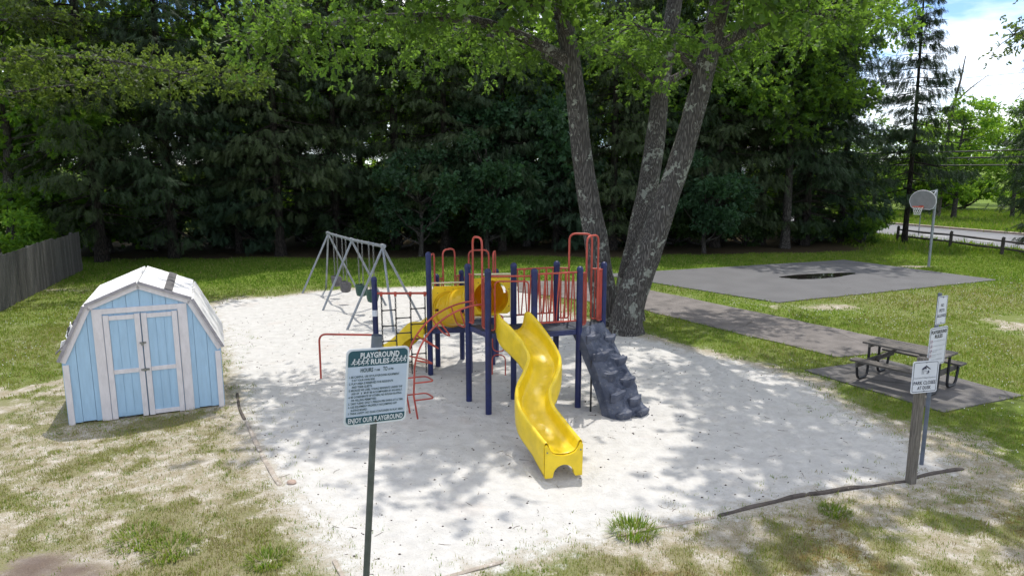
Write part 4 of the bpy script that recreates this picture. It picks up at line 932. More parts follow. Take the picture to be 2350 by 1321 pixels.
# metal pole with two signs
S3 = empty('pet_rules_sign', label='tall grey pole carrying no pets and small playground rules signs', cat='sign', mat=signmat((6.12, 9.74, 1.8), 1.8, R(28), R(0)))
ob('pole', MB().tube([(0, .035, -.05), (0, .035, 2.58)], .028, 14).mesh('pole', 'greyblue_pipe', smooth=True), S3, True)
pn = plate('sign_panel', rrect(.235, .415, .022, .02, 2.34), -.004, .006, 'sign_white', S3)
frame_line('border', .215, .395, .016, .006, .02, 2.34, -.0055, 'ink_navy', pn)
letter(pn, 'NO', 'ink_navy', -.012, .052, 2.392, .046, bold=.01, y=-.0075); letter(pn, 'PETS', 'ink_navy', -.038, .078, 2.316, .046, bold=.01, y=-.0075); letter(pn, 'ALLOWED', 'ink_navy', -.078, .118, 2.240, .046, bold=.01, y=-.0075)
pn = plate('sign_panel', rrect(.42, .56, .03, .01, 1.815), -.004, .006, 'sign_white', S3)
frame_line('border', .395, .535, .025, .007, .01, 1.815, -.0055, 'ink_black', pn)
letter(pn, 'PLAYGROUND', 'ink_black', -.170, .190, 2.003, .052, bold=.025, y=-.0075); letter(pn, 'RULES', 'ink_black', -.080, .100, 1.938, .052, bold=.025, y=-.0075)
rows = [('DO NOT USE EQUIPMENT WHEN WET', 1.885, .28), ('NO RUNNING, PUSHING OR SHOVING', 1.815, .28), ('DO NOT USE PLAY EQUIPMENT', 1.752, .24), ('IMPROPERLY', 1.728, .11), ('NO BARE FEET, WEAR PROPER', 1.682, .23), ('FOOTWEAR', 1.658, .095)]
for s_, z, w_ in rows: letter(pn, s_, 'ink_grey', -.105, -.105 + w_, z, .014, bold=.0, y=-.0075)
letter(pn, 'SAFETY COMMITTEE', 'ink_grey', -.14, .15, 1.605, .02, bold=0, y=-.0075)
for z in (1.892, 1.822, 1.752, 1.682):
    frame_line('warning_ring', .052, .052, .025, .004, -.147, z, -.0075, 'ink_red', pn)
    ob('warning_mark', MB().beam((-.160, -.0075, z - .012), (-.135, -.0075, z + .012), .002, .010, (0, 1, 0)).mesh('warning_mark', 'ink_grey'), pn)
for zc in (2.525, 2.16): ob('bolt', MB().tube([(.02, -.006, zc), (.02, -.012, zc)], .006, 8).mesh('bolt', 'bolt'), S3, True)

# ------------------------------------------------------------------ picnic table
PT = empty('picnic_table', label='weathered wooden picnic table with black steel hoop legs on the asphalt pad', cat='table', mat=Matrix.Translation((8.0, 13.62, .018)) @ Matrix.Rotation(math.atan2(-.80, .60), 4, 'Z'))
L_ = 1.55
for k in range(5): ob('top_plank', MB().box((0, -.27 + k * .135, .735), (L_, .125, .04)).mesh('top_plank', 'wood_grey', bevel=.006), PT, True)
for sy in (-1, 1):
    for k in (-1, 1): ob('bench_plank', MB().box((.0, sy * .68 + k * .068, .44), (L_, .126, .04)).mesh('bench_plank', 'wood_grey', bevel=.006), PT, True)
for sx in (-1, 1):
    x = sx * (L_ / 2 - .14)
    ob('cross_beam', MB().box((x, 0, .365), (.045, 1.58, .105)).mesh('cross_beam', 'wood_grey', bevel=.005), PT, True); ob('cleat', MB().box((x, 0, .685), (.045, .64, .06)).mesh('cleat', 'wood_grey', bevel=.005), PT, True)
    for sy in (-1, 1):
        ob('hoop_leg', MB().tube(fillet([(x + .04 * sx, sy * .22, .70), (x + .04 * sx, sy * .22, .03), (x + .04 * sx, sy * .62, .03), (x + .04 * sx, sy * .70, .40)], .12, 6), .026, 12).mesh('hoop_leg', 'ink_black', smooth=True), PT, True)
    ob('brace', MB().beam((x, 0, .66), (x - sx * .5, 0, .40) if False else (x - sx * .42, 0, .70), .04, .05).beam((x - sx * .02, 0, .34), (x - sx * .45, 0, .69), .045, .09, (0, 1, 0)).mesh('brace', 'wood_grey'), PT, True)

# ------------------------------------------------------------------ basketball hoop
BB = empty('basketball_hoop', (18.03, 29.87, 0), 'grey fan-shaped basketball backboard and red rim on a steel pole beside the court', 'basketball hoop')
ob('pole', MB().tube([(18.03, 29.87, -.05), (18.02, 29.87, 3.32)], .055, 14).mesh('pole', 'galv', smooth=True), BB)
nn = Vector((-.84, -.54, 0)); sdv = Vector((.54, -.84, 0)); bc = Vector((17.22, 29.42, 2.86)); pts = []
for k in range(25):
    a = R(-8 + 196 * k / 24); pts.append((.54 * math.cos(a), -.02 + .45 * math.sin(a)))
pts += [(-.45, -.28), (-.33, -.35), (.33, -.35), (.45, -.28)]
b3 = lambda q, o: bc + sdv * q[0] + Vector((0, 0, q[1])) + nn * o
bb = ob('backboard', MB().poly([b3(q, 0) for q in pts], -nn * .03).mesh('backboard', 'backboard'), BB)
edge_ = [b3(q, -.012) for q in pts]; ob('backboard_rim', MB().tube(edge_, .018, 6, closed=True).mesh('backboard_rim', 'backboard_rim'), bb)
ob('bracket', MB().tube([(18.03, 29.87, 3.26), b3((.16, .36), -.03)], .03, 8).tube([(18.03, 29.87, 3.26), b3((.42, .27), -.03)], .03, 8).tube([(18.03, 29.87, 2.48), b3((-.25, -.30), -.04)], .028, 8).tube([(18.03, 29.87, 2.48), b3((.3, -.30), -.04)], .028, 8).mesh('bracket', 'galv', smooth=True), BB)
rc = bc + nn * .34 + Vector((0, 0, -.24)); rim = [rc + Vector((.205 * math.cos(2 * math.pi * k / 24), .205 * math.sin(2 * math.pi * k / 24), 0)) for k in range(24)]
hp_ = ob('rim', MB().tube(rim, .014, 8, closed=True).box(bc + nn * .07 + Vector((0, 0, -.26)), (.13, .13, .12)).mesh('rim', 'rim_red', smooth=True), BB)
mb = MB()
for k in range(12):
    for s_ in (1, -1):
        pts = []
        for j in range(5):
            a = 2 * math.pi * k / 12 + s_ * .26 * j; rr = .20 - .085 * (j / 4) ** .7; pts.append(rc + Vector((rr * math.cos(a), rr * math.sin(a), -.085 * j)))
        mb.tube(pts, .006, 4)
ob('net', mb.mesh('net', 'net'), hp_)

# ------------------------------------------------------------------ fences
FE = empty('picket_fence', (-15.45, 20.58, 0), 'tall weathered grey wooden board fence at the edge of the lawn', 'fence')
a, b = Vector((-14.2, 16.6, 0)), Vector((-18.0, 29.0, 0)); u = (b - a).normalized(); Lf = (b - a).length; nP = int(Lf / .148); nrm_ = Vector((u.y, -u.x, 0)); nrm_ = nrm_ if nrm_.x > 0 else -nrm_
yaw = math.atan2(u.y, u.x); pm_ = [MB().box((0, 0, .85 + dz / 2), (.138, .02, 1.70 + dz)).mesh('picket', 'picket', bevel=.004) for dz in (0, -.015, .012)]
for k in range(nP):
    p = a + u * (k * .148); sec_ = int(k * .148 / 2.4); dz = (-.02, .03, -.01, .04, 0, .02)[sec_ % 6] - .02 * sec_
    o = ob('picket', pm_[k % 3 if random.random() < .5 else 0], FE); o.matrix_basis = Matrix.Translation(p + nrm_ * random.uniform(-.004, .004) + Vector((0, 0, dz))) @ Matrix.Rotation(yaw, 4, 'Z') @ Matrix.Rotation(random.uniform(-.008, .008), 4, 'Y')
for z in (.35, .95, 1.5): ob('fence_rail', MB().beam(a - nrm_ * .04 + Vector((0, 0, z)), b - nrm_ * .04 + Vector((0, 0, z - .12)), .04, .085).mesh('fence_rail', 'picket'), FE)
for k in range(6): p = a + u * (k * 2.4 + .1) - nrm_ * .11; ob('fence_post', MB().box(p + Vector((0, 0, .8)), (.09, .09, 1.7)).mesh('fence_post', 'picket'), FE)

SF = empty('split_rail_fence', (23.52, 37.25, 0), 'low dark two-rail wooden fence along the road', 'fence')
fp = [(22.3, 40.2), (23.40, 37.05), (24.05, 34.0), (24.7, 31.0), (25.4, 28.0)]; 
for x, y in fp: ob('fence_post', MB().tube([(x, y, -.1), (x, y, .78), (x + .02, y, .86)], [.085, .08, .06], 8).mesh('fence_post', 'rail_wood', smooth=False), SF)
for (x0, y0), (x1, y1) in zip(fp[:-1], fp[1:]):
    for z in (.30, .66):
        p, q = Vector((x0, y0, z)), Vector((x1, y1, z)); m_ = p.lerp(q, .5) + Vector((0, 0, random.uniform(-.04, .0)))
        ob('rail', MB().tube([p, m_, q], [.045, .06, .045], 6).mesh('rail', 'rail_wood'), SF)
ob_ = MB().tube([(25.3, 43.3, 0), (25.3, 43.3, 2.1)], .03, 8).mesh('sign_post', 'galv', smooth=True); sp_ = empty('road_marker_post', (25.3, 43.3, 0), 'thin grey metal post at the roadside behind the rail fence', 'post'); ob('post', ob_, sp_); ob('reflector', MB().box((25.3, 43.27, 1.95), (.12, .015, .2)).mesh('reflector', 'galv'), sp_)

# ------------------------------------------------------------------ timbers edging the sand
def timber(pts, label, mat, group, hgt=.045, w=.06):
    path = spline([(x, y, ground_z(np.array([x]), np.array([y]))[0] + .004) for x, y in pts], 16); path = [q + Vector((0, (float(vnoise(q.x, q.y, 2.4, 6)) - .5) * .03, (float(vnoise(q.x, q.y, 3.3, 2)) - .6) * .03)) for q in path]; K = len(path); V = []; rs = random.Random(len(label))
    for i, p in enumerate(path):
        t = (path[min(i + 1, K - 1)] - path[max(i - 1, 0)]).normalized(); sdn = Vector((-t.y, t.x, 0)); f = 1 + .5 * (float(vnoise(p.x, p.y, 1.3, 8)) - .5); e_ = .55 if i in (0, K - 1) else 1
        for dx, dz in ((-.5, -.6), (-.5, .7), (-.28, 1.0), (.3, .95), (.5, .6), (.5, -.6)): V.append(p + sdn * dx * w * f * e_ + Vector((0, 0, dz * hgt * e_ * .62 * (1 + .9 * (float(vnoise(p.x, p.y, 2.1, 3)) - .5)))))
    F = [(i * 6 + k, i * 6 + (k + 1) % 6, (i + 1) * 6 + (k + 1) % 6, (i + 1) * 6 + k) for i in range(K - 1) for k in range(6)] + [tuple(range(5, -1, -1)), tuple((K - 1) * 6 + k for k in range(6))]
    o = ob('edging_timber', MB().add(V, F).mesh('edging_timber', mat)); tag(o, label, 'timber', group)
GT = 'timbers edging the sand'
timber([(6.62, 9.60), (6.1, 9.44), (5.60, 9.24)], 'dark rotting timber passing behind the wooden sign post', 'timber', GT)
timber([(5.60, 9.22), (4.8, 9.0), (3.98, 8.77)], 'dark rotting timber edging the sand just left of the wooden sign post', 'timber', GT, .04)
timber([(3.98, 8.77), (3.3, 8.5), (2.62, 8.22)], 'dark cracked timber in the middle of the front sand edge', 'timber', GT, .045)
timber([(2.58, 8.2), (1.9, 7.95), (1.25, 7.69)], 'pale half-buried timber ending beside the big grass tuft', 'timber_pale', GT, .03)
timber([(-.1, 7.13), (-.5, 6.95), (-1.0, 6.75)], 'pale sand-covered timber at the very front of the sand', 'timber_pale', GT, .02)
timber([(-4.62, 11.5), (-4.2, 10.75), (-3.9, 10.2)], 'pale worn timber at the sand edge right in front of the shed', 'timber_pale', GT, .045)
timber([(-5.35, 13.0), (-5.0, 12.2), (-4.66, 11.56)], 'worn brown timber at the sand edge beside the shed corner', 'timber', GT, .04)
timber([(-3.85, 10.1), (-3.5, 9.5), (-3.22, 9.05)], 'half-buried timber between the shed and the pinkish stone', 'timber_pale', GT, .022)
timber([(-2.0, 7.2), (-1.85, 6.9), (-1.6, 6.5)], 'sandy timber end beside the foot of the rules sign pole', 'timber_pale', GT, .03)
# pinkish stone
bm = bmesh.new(); bmesh.ops.create_icosphere(bm, subdivisions=2, radius=.055)
for v in bm.verts: v.co = Vector((v.co.x * 1.3, v.co.y, v.co.z * .6)) * (1 + .18 * mn.noise(v.co * 22))
me = bpy.data.meshes.new('stone'); bm.to_mesh(me); bm.free(); me.materials.append(MAT['stone']); st = ob('stone', me); st.location = (-3.08, 9.12, .02); tag(st, 'small pinkish stone lying on the sand near the left timbers', 'stone')
# big grass tufts
def tuft(x, y, n, h, label, rad=.10):
    V = []; F = []; t = []; z0 = float(ground_z(np.array([x]), np.array([y]))[0]); rs = random.Random(n)
    for i in range(n):
        a = rs.random() * 6.28; r0 = math.sqrt(rs.random()) * rad; L = h * (.5 + .7 * rs.random()); out_ = .15 + .85 * rs.random(); bx, by = x + r0 * math.cos(a), y + r0 * math.sin(a); w = .006; o = len(V); px, py = -math.sin(a) * w, math.cos(a) * w
        for f, zf in ((0, 0), (.4, .62), (.8, .9), (1.15, .85)):
            V += [(bx + math.cos(a) * L * out_ * f + px * (1.1 - f * .9), by + math.sin(a) * L * out_ * f + py * (1.1 - f * .9), z0 + L * zf * (1.15 - out_ * .6)), (bx + math.cos(a) * L * out_ * f - px * (1.1 - f * .9), by + math.sin(a) * L * out_ * f - py * (1.1 - f * .9), z0 + L * zf * (1.15 - out_ * .6))]
        F += [(o + 2 * k, o + 2 * k + 1, o + 2 * k + 3, o + 2 * k + 2) for k in range(3)]; t += [.1 + .35 * rs.random() if rs.random() > .15 else .7] * 8
    tag(ob('grass_tuft', npmesh('grass_tuft', V, F, 'grass', t)), label, 'grass tuft', 'big grass tufts')
tuft(1.47, 7.80, 360, .155, 'large tuft of long grass blades at the end of the pale timber', .27)
tuft(-3.95, 7.42, 420, .085, 'bright green grass tuft at the front left below the shed', .32)
tuft(-4.45, 7.66, 420, .075, 'bright green low grass tuft beside the dark bare soil', .34)
tuft(-2.75, 7.2, 300, .085, 'green grass tuft left of the leaning sign pole', .24)
tuft(4.15, 8.30, 260, .075, 'small green tuft on the mossy ground below the dark timber', .2)

# ------------------------------------------------------------------ trees
def inst(bv, bf, pos, rot, sc):
    """copies of a small base mesh: bv (V,3), bf (F,3), pos (N,3), rot (N,3,3), sc (N,)"""
    v = np.einsum('nij,vj->nvi', rot, bv) * sc[:, None, None] + pos[:, None, :]
    f = (bf[None] + (len(bv) * np.arange(len(pos)))[:, None, None]).reshape(-1, 3)
    return v.reshape(-1, 3), f
def frames(x, rg, roll=None):
    """rotation matrices whose first column is x, with a random (or given) roll"""
    x = x / (np.linalg.norm(x, axis=1, keepdims=True) + 1e-9); r = rg.normal(size=x.shape) if roll is None else roll
    y = np.cross(r, x); y /= (np.linalg.norm(y, axis=1, keepdims=True) + 1e-9); z = np.cross(x, y); return np.stack([x, y, z], 2)
def oak_spray(seed, n=8, lobed=True):
    rg = np.random.default_rng(seed); V = []; F = []
    for i in range(n):
        a = rg.uniform(-1.5, 1.5); base = np.array([rg.uniform(.1, .9), rg.uniform(-.12, .12), rg.uniform(-.12, .12)]); d = np.array([math.cos(a), math.sin(a), rg.uniform(-.8, .3)]); d /= np.linalg.norm(d)
        s = np.cross(d, rg.normal(size=3)); s /= np.linalg.norm(s); L = rg.uniform(.42, .62); o = len(V)
        if lobed:
            out = [(0, 0), (.22, .10), (.28, .24), (.40, .12), (.58, .30), (.66, .13), (.82, .20), (1, 0)]
            pts = [base + d * L * t + s * L * w for t, w in out] + [base + d * L * t - s * L * w for t, w in out[1:-1]]
            V += pts; up_, dn = list(range(8)), [0] + list(range(8, 14)) + [7]
            for k in range(7):
                a1, a2, b1, b2 = up_[k], up_[k + 1], dn[k], dn[k + 1]
                if a1 == b1: F.append((o + a1, o + a2, o + b2))
                elif a2 == b2: F.append((o + a1, o + a2, o + b1))
                else: F += [(o + a1, o + a2, o + b2), (o + a1, o + b2, o + b1)]
        else:
            V += [base, base + d * L * .5 + s * L * .30, base + d * L, base + d * L * .5 - s * L * .30]; F += [(o, o + 1, o + 2), (o, o + 2, o + 3)]
    return np.array(V), np.array(F)
def needle_spray(seed):
    rg = np.random.default_rng(seed); V = []; F = []
    def leaf(p, d, L, w):
        s = np.array([-d[1], d[0], rg.uniform(-.4, .4)]); s /= np.linalg.norm(s) + 1e-9; o = len(V); V.extend([p - s * w, p + s * w, p + d * L]); F.append((o, o + 1, o + 2))
    leaf(np.array([0, 0, 0.]), np.array([1, 0, 0.]), 1.0, .03)
    for i in range(6):
        t = .08 + .15 * i
        for sg in (-1, 1):
            a = rg.uniform(.5, .95) * sg; d = np.array([math.cos(a), math.sin(a), rg.uniform(-.55, .1)]); leaf(np.array([t, 0, 0]), d, (.46 - .26 * t) * rg.uniform(.8, 1.2), .030)
    return np.array(V), np.array(F)
def merge(vf):
    V = []; F = []; o = 0
    for v, f in vf: V.append(v); F.append(f + o); o += len(v)
    return np.concatenate(V), np.concatenate(F)
def rough_trunk(path, radii, n=26, amp=.06, name='trunk', mat='bark_grey', sub=6, flare=0.):
    pts = spline(path, sub); K = len(pts); rr = np.interp(np.linspace(0, len(path) - 1, K), range(len(path)), radii)
    mb = MB(); T = [(pts[min(i + 1, K - 1)] - pts[max(i - 1, 0)]).normalized() for i in range(K)]; u_ = Vector((1, 0, 0)); V = []
    for i in range(K):
        u_ = (u_ - T[i] * u_.dot(T[i])).normalized(); w_ = T[i].cross(u_); hz = pts[i].z - pts[0].z
        for k in range(n):
            a = 2 * math.pi * k / n; fl = 1 + flare * math.exp(-hz / .45) * (1 + .35 * math.sin(5 * a + pts[0].x * 3)); d = u_ * math.cos(a) + w_ * math.sin(a)
            q = pts[i] + d * rr[i]; ns = mn.noise(Vector((q.x * 2.6, q.y * 2.6, q.z * .9))) + .5 * mn.noise(Vector((q.x * 8, q.y * 8, q.z * 1.6)))
            V.append(pts[i] + d * rr[i] * (fl + amp * ns))
    F = [(i * n + k, i * n + (k + 1) % n, (i + 1) * n + (k + 1) % n, (i + 1) * n + k) for i in range(K - 1) for k in range(n)]
    return mb.add(V, F)

NEED = [needle_spray(s) for s in (1, 2)]; OAKS = [oak_spray(s, 8, True) for s in (1, 2, 3)]; BROAD = [oak_spray(s, 9, False) for s in (5, 6, 7)]
def pack(sprays, pos, x, sc, rg, tint, name, mat, roll=None):
    k = len(sprays); sel = rg.integers(0, k, len(pos)); vf = []; tt = []
    for i in range(k):
        m_ = sel == i
        if m_.any(): vf.append(inst(*sprays[i], pos[m_], frames(x[m_], rg, None if roll is None else roll[m_]), sc[m_])); tt.append(np.repeat(tint[m_], len(sprays[i][0])))
    V, F = merge(vf); return npmesh(name, V, F, mat, np.concatenate(tt))

def spruce_meshes(seed, Ht, Rm, z0, mat, lean=0.0, sparse=1.0, dens=1.0):
    rg = np.random.default_rng(seed); mb = MB(); P_ = []; Xd = []; S_ = []; Tn = []
    tr_path = [(0, 0, -.15), (.02, 0, Ht * .3), (lean * .4, 0, Ht * .6), (lean, 0, Ht)]; trunk = rough_trunk(tr_path, [.19 * Ht / 18, .155 * Ht / 18, .10 * Ht / 18, .02], 12, .08, flare=.5)
    z = z0
    while z < Ht - .3:
        f = (z - z0) / (Ht - z0); nb = rg.integers(4, 7) if sparse > .8 else rg.integers(3, 6)
        for b in range(nb):
            az = rg.random() * 2 * np.pi; L = (Rm * (1 - f) ** .8 * rg.uniform(.6, 1.15) + .25) * (min(1, .55 + f * 3.5)); d = np.array([math.cos(az), math.sin(az), 0]); lat = np.array([-d[1], d[0], 0]); dr = rg.uniform(.18, .42) * (1 - f * .8)
            cx = lean * z / Ht
            cur = lambda t: np.array([cx, 0, z]) + d * L * t + np.array([0, 0, -dr * L * t ** 1.4 + .16 * L * t ** 4])
            mb.tube([cur(0), cur(.35), cur(.7), cur(1.0)], [.035 * (1 - f) + .012, .025 * (1 - f) + .008, .012, .004], 4, caps=False)
            m_ = int((L * 15 + 5) * sparse * dens); t = .12 + .9 * rg.random(m_) ** .75
            if f < .12: t = .45 + .55 * rg.random(m_)
            if f < .12 and rg.random() < .45: continue
            off = rg.normal(size=m_) * .20 * L * (1.1 - t * .6)
            base = np.stack([cur(q) for q in t]) + lat[None] * off[:, None] + np.array([0, 0, -1])[None] * (np.abs(off) * .35 + .05 * rg.random(m_))[:, None]
            hang = rg.uniform(.15, 2.2, m_); x = d[None] * (.75 * rg.random(m_) + .25)[:, None] + lat[None] * (np.sign(off) * rg.uniform(.1, .9, m_))[:, None] + np.array([0, 0, -1.0])[None] * hang[:, None]
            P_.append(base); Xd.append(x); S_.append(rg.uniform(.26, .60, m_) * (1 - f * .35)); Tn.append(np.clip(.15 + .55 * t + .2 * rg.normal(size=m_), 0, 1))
        z += rg.uniform(.24, .42) / (1 if sparse > .8 else .8)
    # a few bare dead twigs low on the trunk
    for k in range(14):
        zz = rg.uniform(1.0, z0 + 2); az = rg.random() * 6.28; L = rg.uniform(.6, 2.0); d = np.array([math.cos(az), math.sin(az), rg.uniform(-.25, .1)]); p = np.array([0, 0, zz]); mb.tube([p, p + d * L * .5 + np.array([0, 0, .05]), p + d * L + np.array([0, 0, -.1])], [.018, .010, .003], 4, caps=False)
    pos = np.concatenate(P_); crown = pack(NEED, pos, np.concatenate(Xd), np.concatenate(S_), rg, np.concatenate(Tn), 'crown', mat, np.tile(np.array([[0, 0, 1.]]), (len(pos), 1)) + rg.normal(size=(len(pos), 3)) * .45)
    return trunk.mesh('trunk', 'bark_dark', smooth=True), mb.mesh('branches', 'bark_dark'), crown

def broad_meshes(seed, Ht, Rm, zb_, mat, ncl=46, per=60, size=.42, bark='bark_grey', sprays=None, tr=.26):
    rg = np.random.default_rng(seed); mb = MB(); zc = (Ht + zb_) / 2; hz = (Ht - zb_) / 2
    trunk = rough_trunk([(0, 0, -.15), (.1, .05, Ht * .25), (-.1, .1, Ht * .5), (.1, 0, Ht * .85)], [tr, tr * .8, tr * .55, .05], 14, .08, flare=.4)
    P_ = []; S_ = []; T_ = []; X_ = []
    for c in range(ncl):
        v = rg.normal(size=3); v /= np.linalg.norm(v); rr = rg.random() ** .4; c_ = np.array([v[0] * Rm * rr, v[1] * Rm * rr, zc + v[2] * hz * rr]); rad = rg.uniform(.16, .30) * Rm; n_ = int(per * rg.uniform(.6, 1.4))
        o = rg.normal(size=(n_, 3)); o /= np.linalg.norm(o, axis=1, keepdims=True); o *= (rg.random(n_) ** .5)[:, None] * rad * np.array([1.15, 1.15, .7]); P_.append(c_ + o); S_.append(size * rg.uniform(.7, 1.3, n_)); T_.append(np.clip(rg.uniform(.15, .85) + .18 * rg.normal(size=n_), 0, 1)); X_.append(o + rg.normal(size=(n_, 3)) * .4 + np.array([0, 0, -.25]))
        st = np.array([0, 0, max(zb_ * .7, min(Ht * .8, c_[2] - rg.uniform(.6, 2.0)))]); md = (st + c_) / 2 + np.array([0, 0, -.2]); mb.tube([st, md, c_], [.07, .04, .012], 5, caps=False)
    crown = pack(sprays or BROAD, np.concatenate(P_), np.concatenate(X_), np.concatenate(S_), rg, np.concatenate(T_), 'crown', mat)
    return trunk.mesh('trunk', bark, smooth=True), mb.mesh('branches', bark), crown

def plant(name, meshes, loc, rz, sc, label, cat, group, sz=1.0):
    e = empty(name, loc, label, cat, group); e.rotation_euler = (0, 0, rz); e.scale = (sc, sc, sc * sz)
    t = ob('trunk', meshes[0], e, True); tag(ob('branches', meshes[1], t), kind='stuff'); ob('crown', meshes[2], e, True); return e

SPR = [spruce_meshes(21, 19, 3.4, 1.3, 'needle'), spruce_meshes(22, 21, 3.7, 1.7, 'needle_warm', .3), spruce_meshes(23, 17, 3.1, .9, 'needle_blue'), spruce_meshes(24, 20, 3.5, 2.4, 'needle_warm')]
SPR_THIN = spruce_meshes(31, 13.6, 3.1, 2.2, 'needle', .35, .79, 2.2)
BRD = [broad_meshes(41, 15, 4.6, 4.0, 'leaf_broad'), broad_meshes(42, 13, 4.2, 2.4, 'leaf_bright'), broad_meshes(43, 17, 5.0, 5.5, 'leaf_broad', 52)]
BLUE = broad_meshes(44, 6.6, 2.5, 1.0, 'leaf_blue', 34, 70, .30, tr=.12)
MAT['leaf_shade'] = leafmat('shaded_broad_leaf', (.035, .07, .018), (.12, .22, .03), .35, .4)  # broad leaf darkened: shade put into the colour of the low bushes
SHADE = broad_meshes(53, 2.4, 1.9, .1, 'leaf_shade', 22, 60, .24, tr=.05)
BUSH = [broad_meshes(51, 2.6, 1.6, .2, 'leaf_bright', 20, 60, .26, tr=.05), broad_meshes(52, 2.2, 1.5, .15, 'leaf_broad', 18, 60, .24, tr=.05)]

ordn = ['first', 'second', 'third', 'fourth', 'fifth', 'sixth', 'seventh', 'eighth', 'ninth', 'tenth', 'eleventh', 'twelfth', 'thirteenth', 'fourteenth', 'fifteenth', 'sixteenth', 'seventeenth', 'eighteenth', 'nineteenth', 'twentieth', 'twenty-first', 'twenty-second']
GS = 'spruces in the dark tree wall'
srow = [(-18.6, 31.4, 1), (-15.9, 32.6, 0), (-13.6, 34.6, 2), (-11.2, 33.6, 3), (-8.9, 35.4, 0), (-6.0, 36.2, 1), (-3.4, 35.4, 3), (-.5, 35.6, 0), (2.3, 36.4, 2), (5.2, 36.0, 1), (8.0, 37.2, 0), (10.8, 37.0, 3), (13.6, 38.2, 1), (16.0, 38.0, 0), (18.6, 39.4, 2)]
for i, (x, y, k) in enumerate(srow):
    plant('spruce_tree', SPR[k], (x, y, 0), random.uniform(0, 6.28), random.uniform(.92, 1.1), f'tall dark spruce in the front row of the tree wall, {ordn[i]} from the board fence', 'tree', GS)
brow = [(-16.5, 38.5, 3), (-12.2, 40, 0), (-2.0, 40.8, 0), (9.2, 42.5, 1), (18.2, 44.5, 3)]
for i, (x, y, k) in enumerate(brow):
    plant('spruce_tree', SPR[k], (x, y, 0), random.uniform(0, 6.28), random.uniform(.95, 1.1), f'spruce standing deep behind the front row of the tree wall, {ordn[i]} from the left', 'tree', GS)
GB = 'leafy trees behind the spruces'
bt = [(-30, 36, 0), (-25.5, 33.5, 1), (-23.0, 40, 2), (-21.5, 30.2, 1), (-10, 47, 2), (-4, 49, 0), (2, 47, 1), (8, 50, 2), (13, 49, 0), (-17, 47, 0), (19.6, 47, 2), (-36, 44, 2)]
for i, (x, y, k) in enumerate(bt):
    where = 'beyond the board fence at the left' if x < -20 else 'behind the spruce wall'
    plant('leafy_tree', BRD[k], (x, y, 0), random.uniform(0, 6.28), random.uniform(.9, 1.15), f'green leafy tree {where}, {ordn[i]} of the leafy trees', 'tree', GB)
for i, (x, y, k, s_) in enumerate([(-14.8, 36.5, 2, .95), (-9.8, 38.2, 2, .9), (-4.6, 38.8, 2, 1.0), (1.0, 39.2, 2, .92), (6.6, 39.0, 0, 1.0), (12.0, 39.8, 2, .95), (-20.2, 34.6, 0, .9)]):
    plant('leafy_tree', BRD[k], (x, y, 0), i * 1.7, s_, f'leafy green tree woven between the front spruces, {ordn[i]} of those', 'tree', GB)
plant('leafy_tree', BRD[2], (14.4, 36.6, 0), 1.1, .92, 'tall leafy tree rising at the right end of the spruce wall', 'tree', GB)
GY_ = 'small blue-green trees at the wood edge'
for x, y, s_, l in ((-4.4, 33.4, .85, 'small blue-green leafy tree at the wood edge above the swing frame'), (-1.2, 34.2, .95, 'rounded blue-green tree at the wood edge behind the play structure'), (.8, 37.5, 1.6, 'taller blue-green tree rising behind the play structure'), (9.6, 34.6, .8, 'blue-green young tree at the wood edge right of the oak trunks')):
    plant('young_tree', BLUE, (x, y, 0), random.uniform(0, 6), s_, l, 'tree', GY_)
GBU = 'bushes along the wood'
for i, (x, y, k, s_) in enumerate([(-20.0, 27.6, 0, 1.0), (-19.0, 25.6, 0, .8), (-9.5, 44, 0, 1.6), (-5.5, 45, 0, 1.8), (-1.0, 44.5, 0, 1.5), (1.8, 45, 1, 1.9), (4.5, 46, 0, 1.7), (7.4, 46, 0, 1.6), (11.5, 46.5, 0, 1.7), (-13.5, 44, 0, 1.8), (20.4, 40.5, 1, 1.1), (19.2, 38.0, 1, .8), (-2.8, 38.5, 0, .9), (2.9, 39.5, 0, .8), (-7.6, 38.4, 0, .9), (-21.4, 33.2, 1, 1.6), (-18.2, 35.4, 1, 1.7), (-23.6, 36.5, 0, 1.9), (-27, 34, 0, 1.8), (-20.6, 37.8, 0, 2.0)]):
    plant('bush', BUSH[k], (x, y, 0), random.uniform(0, 6), s_, ('leafy green bush behind the board fence, ' if x < -18.5 else 'dark bush at the right end of the tree wall, ' if x > 18 else 'sunlit green bush glimpsed between the spruce trunks, ') + ordn[i] + ' of the bushes', 'bush', GBU)
for i in range(16):
    x = -18.5 + i * 2.45 + random.uniform(-.7, .7)
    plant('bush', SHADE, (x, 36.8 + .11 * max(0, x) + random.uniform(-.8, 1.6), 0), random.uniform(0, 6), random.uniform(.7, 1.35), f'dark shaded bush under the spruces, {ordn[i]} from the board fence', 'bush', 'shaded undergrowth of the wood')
GHX = 'sunlit undergrowth behind the wood'
for i in range(12):
    x = -27 + i * 4.2 + random.uniform(-1, 1)
    plant('thicket', BUSH[i % 2], (x, 51 + random.uniform(-1.2, 1.2), 0), random.uniform(0, 6), random.uniform(1.5, 2.3), f'tall leafy thicket closing the view deep behind the tree wall, {ordn[i]} from the left', 'bush', GHX)
for i in range(13):
    plant('leafy_tree', BRD[i % 3], (-58 + i * 6.2, 84 + (i % 4) * 3.5, 0), i * .9, 1.0 + .12 * (i % 3), f'far leafy tree seen only through gaps in the wood, {ordn[i]} from the left', 'tree', 'far trees behind the wood')
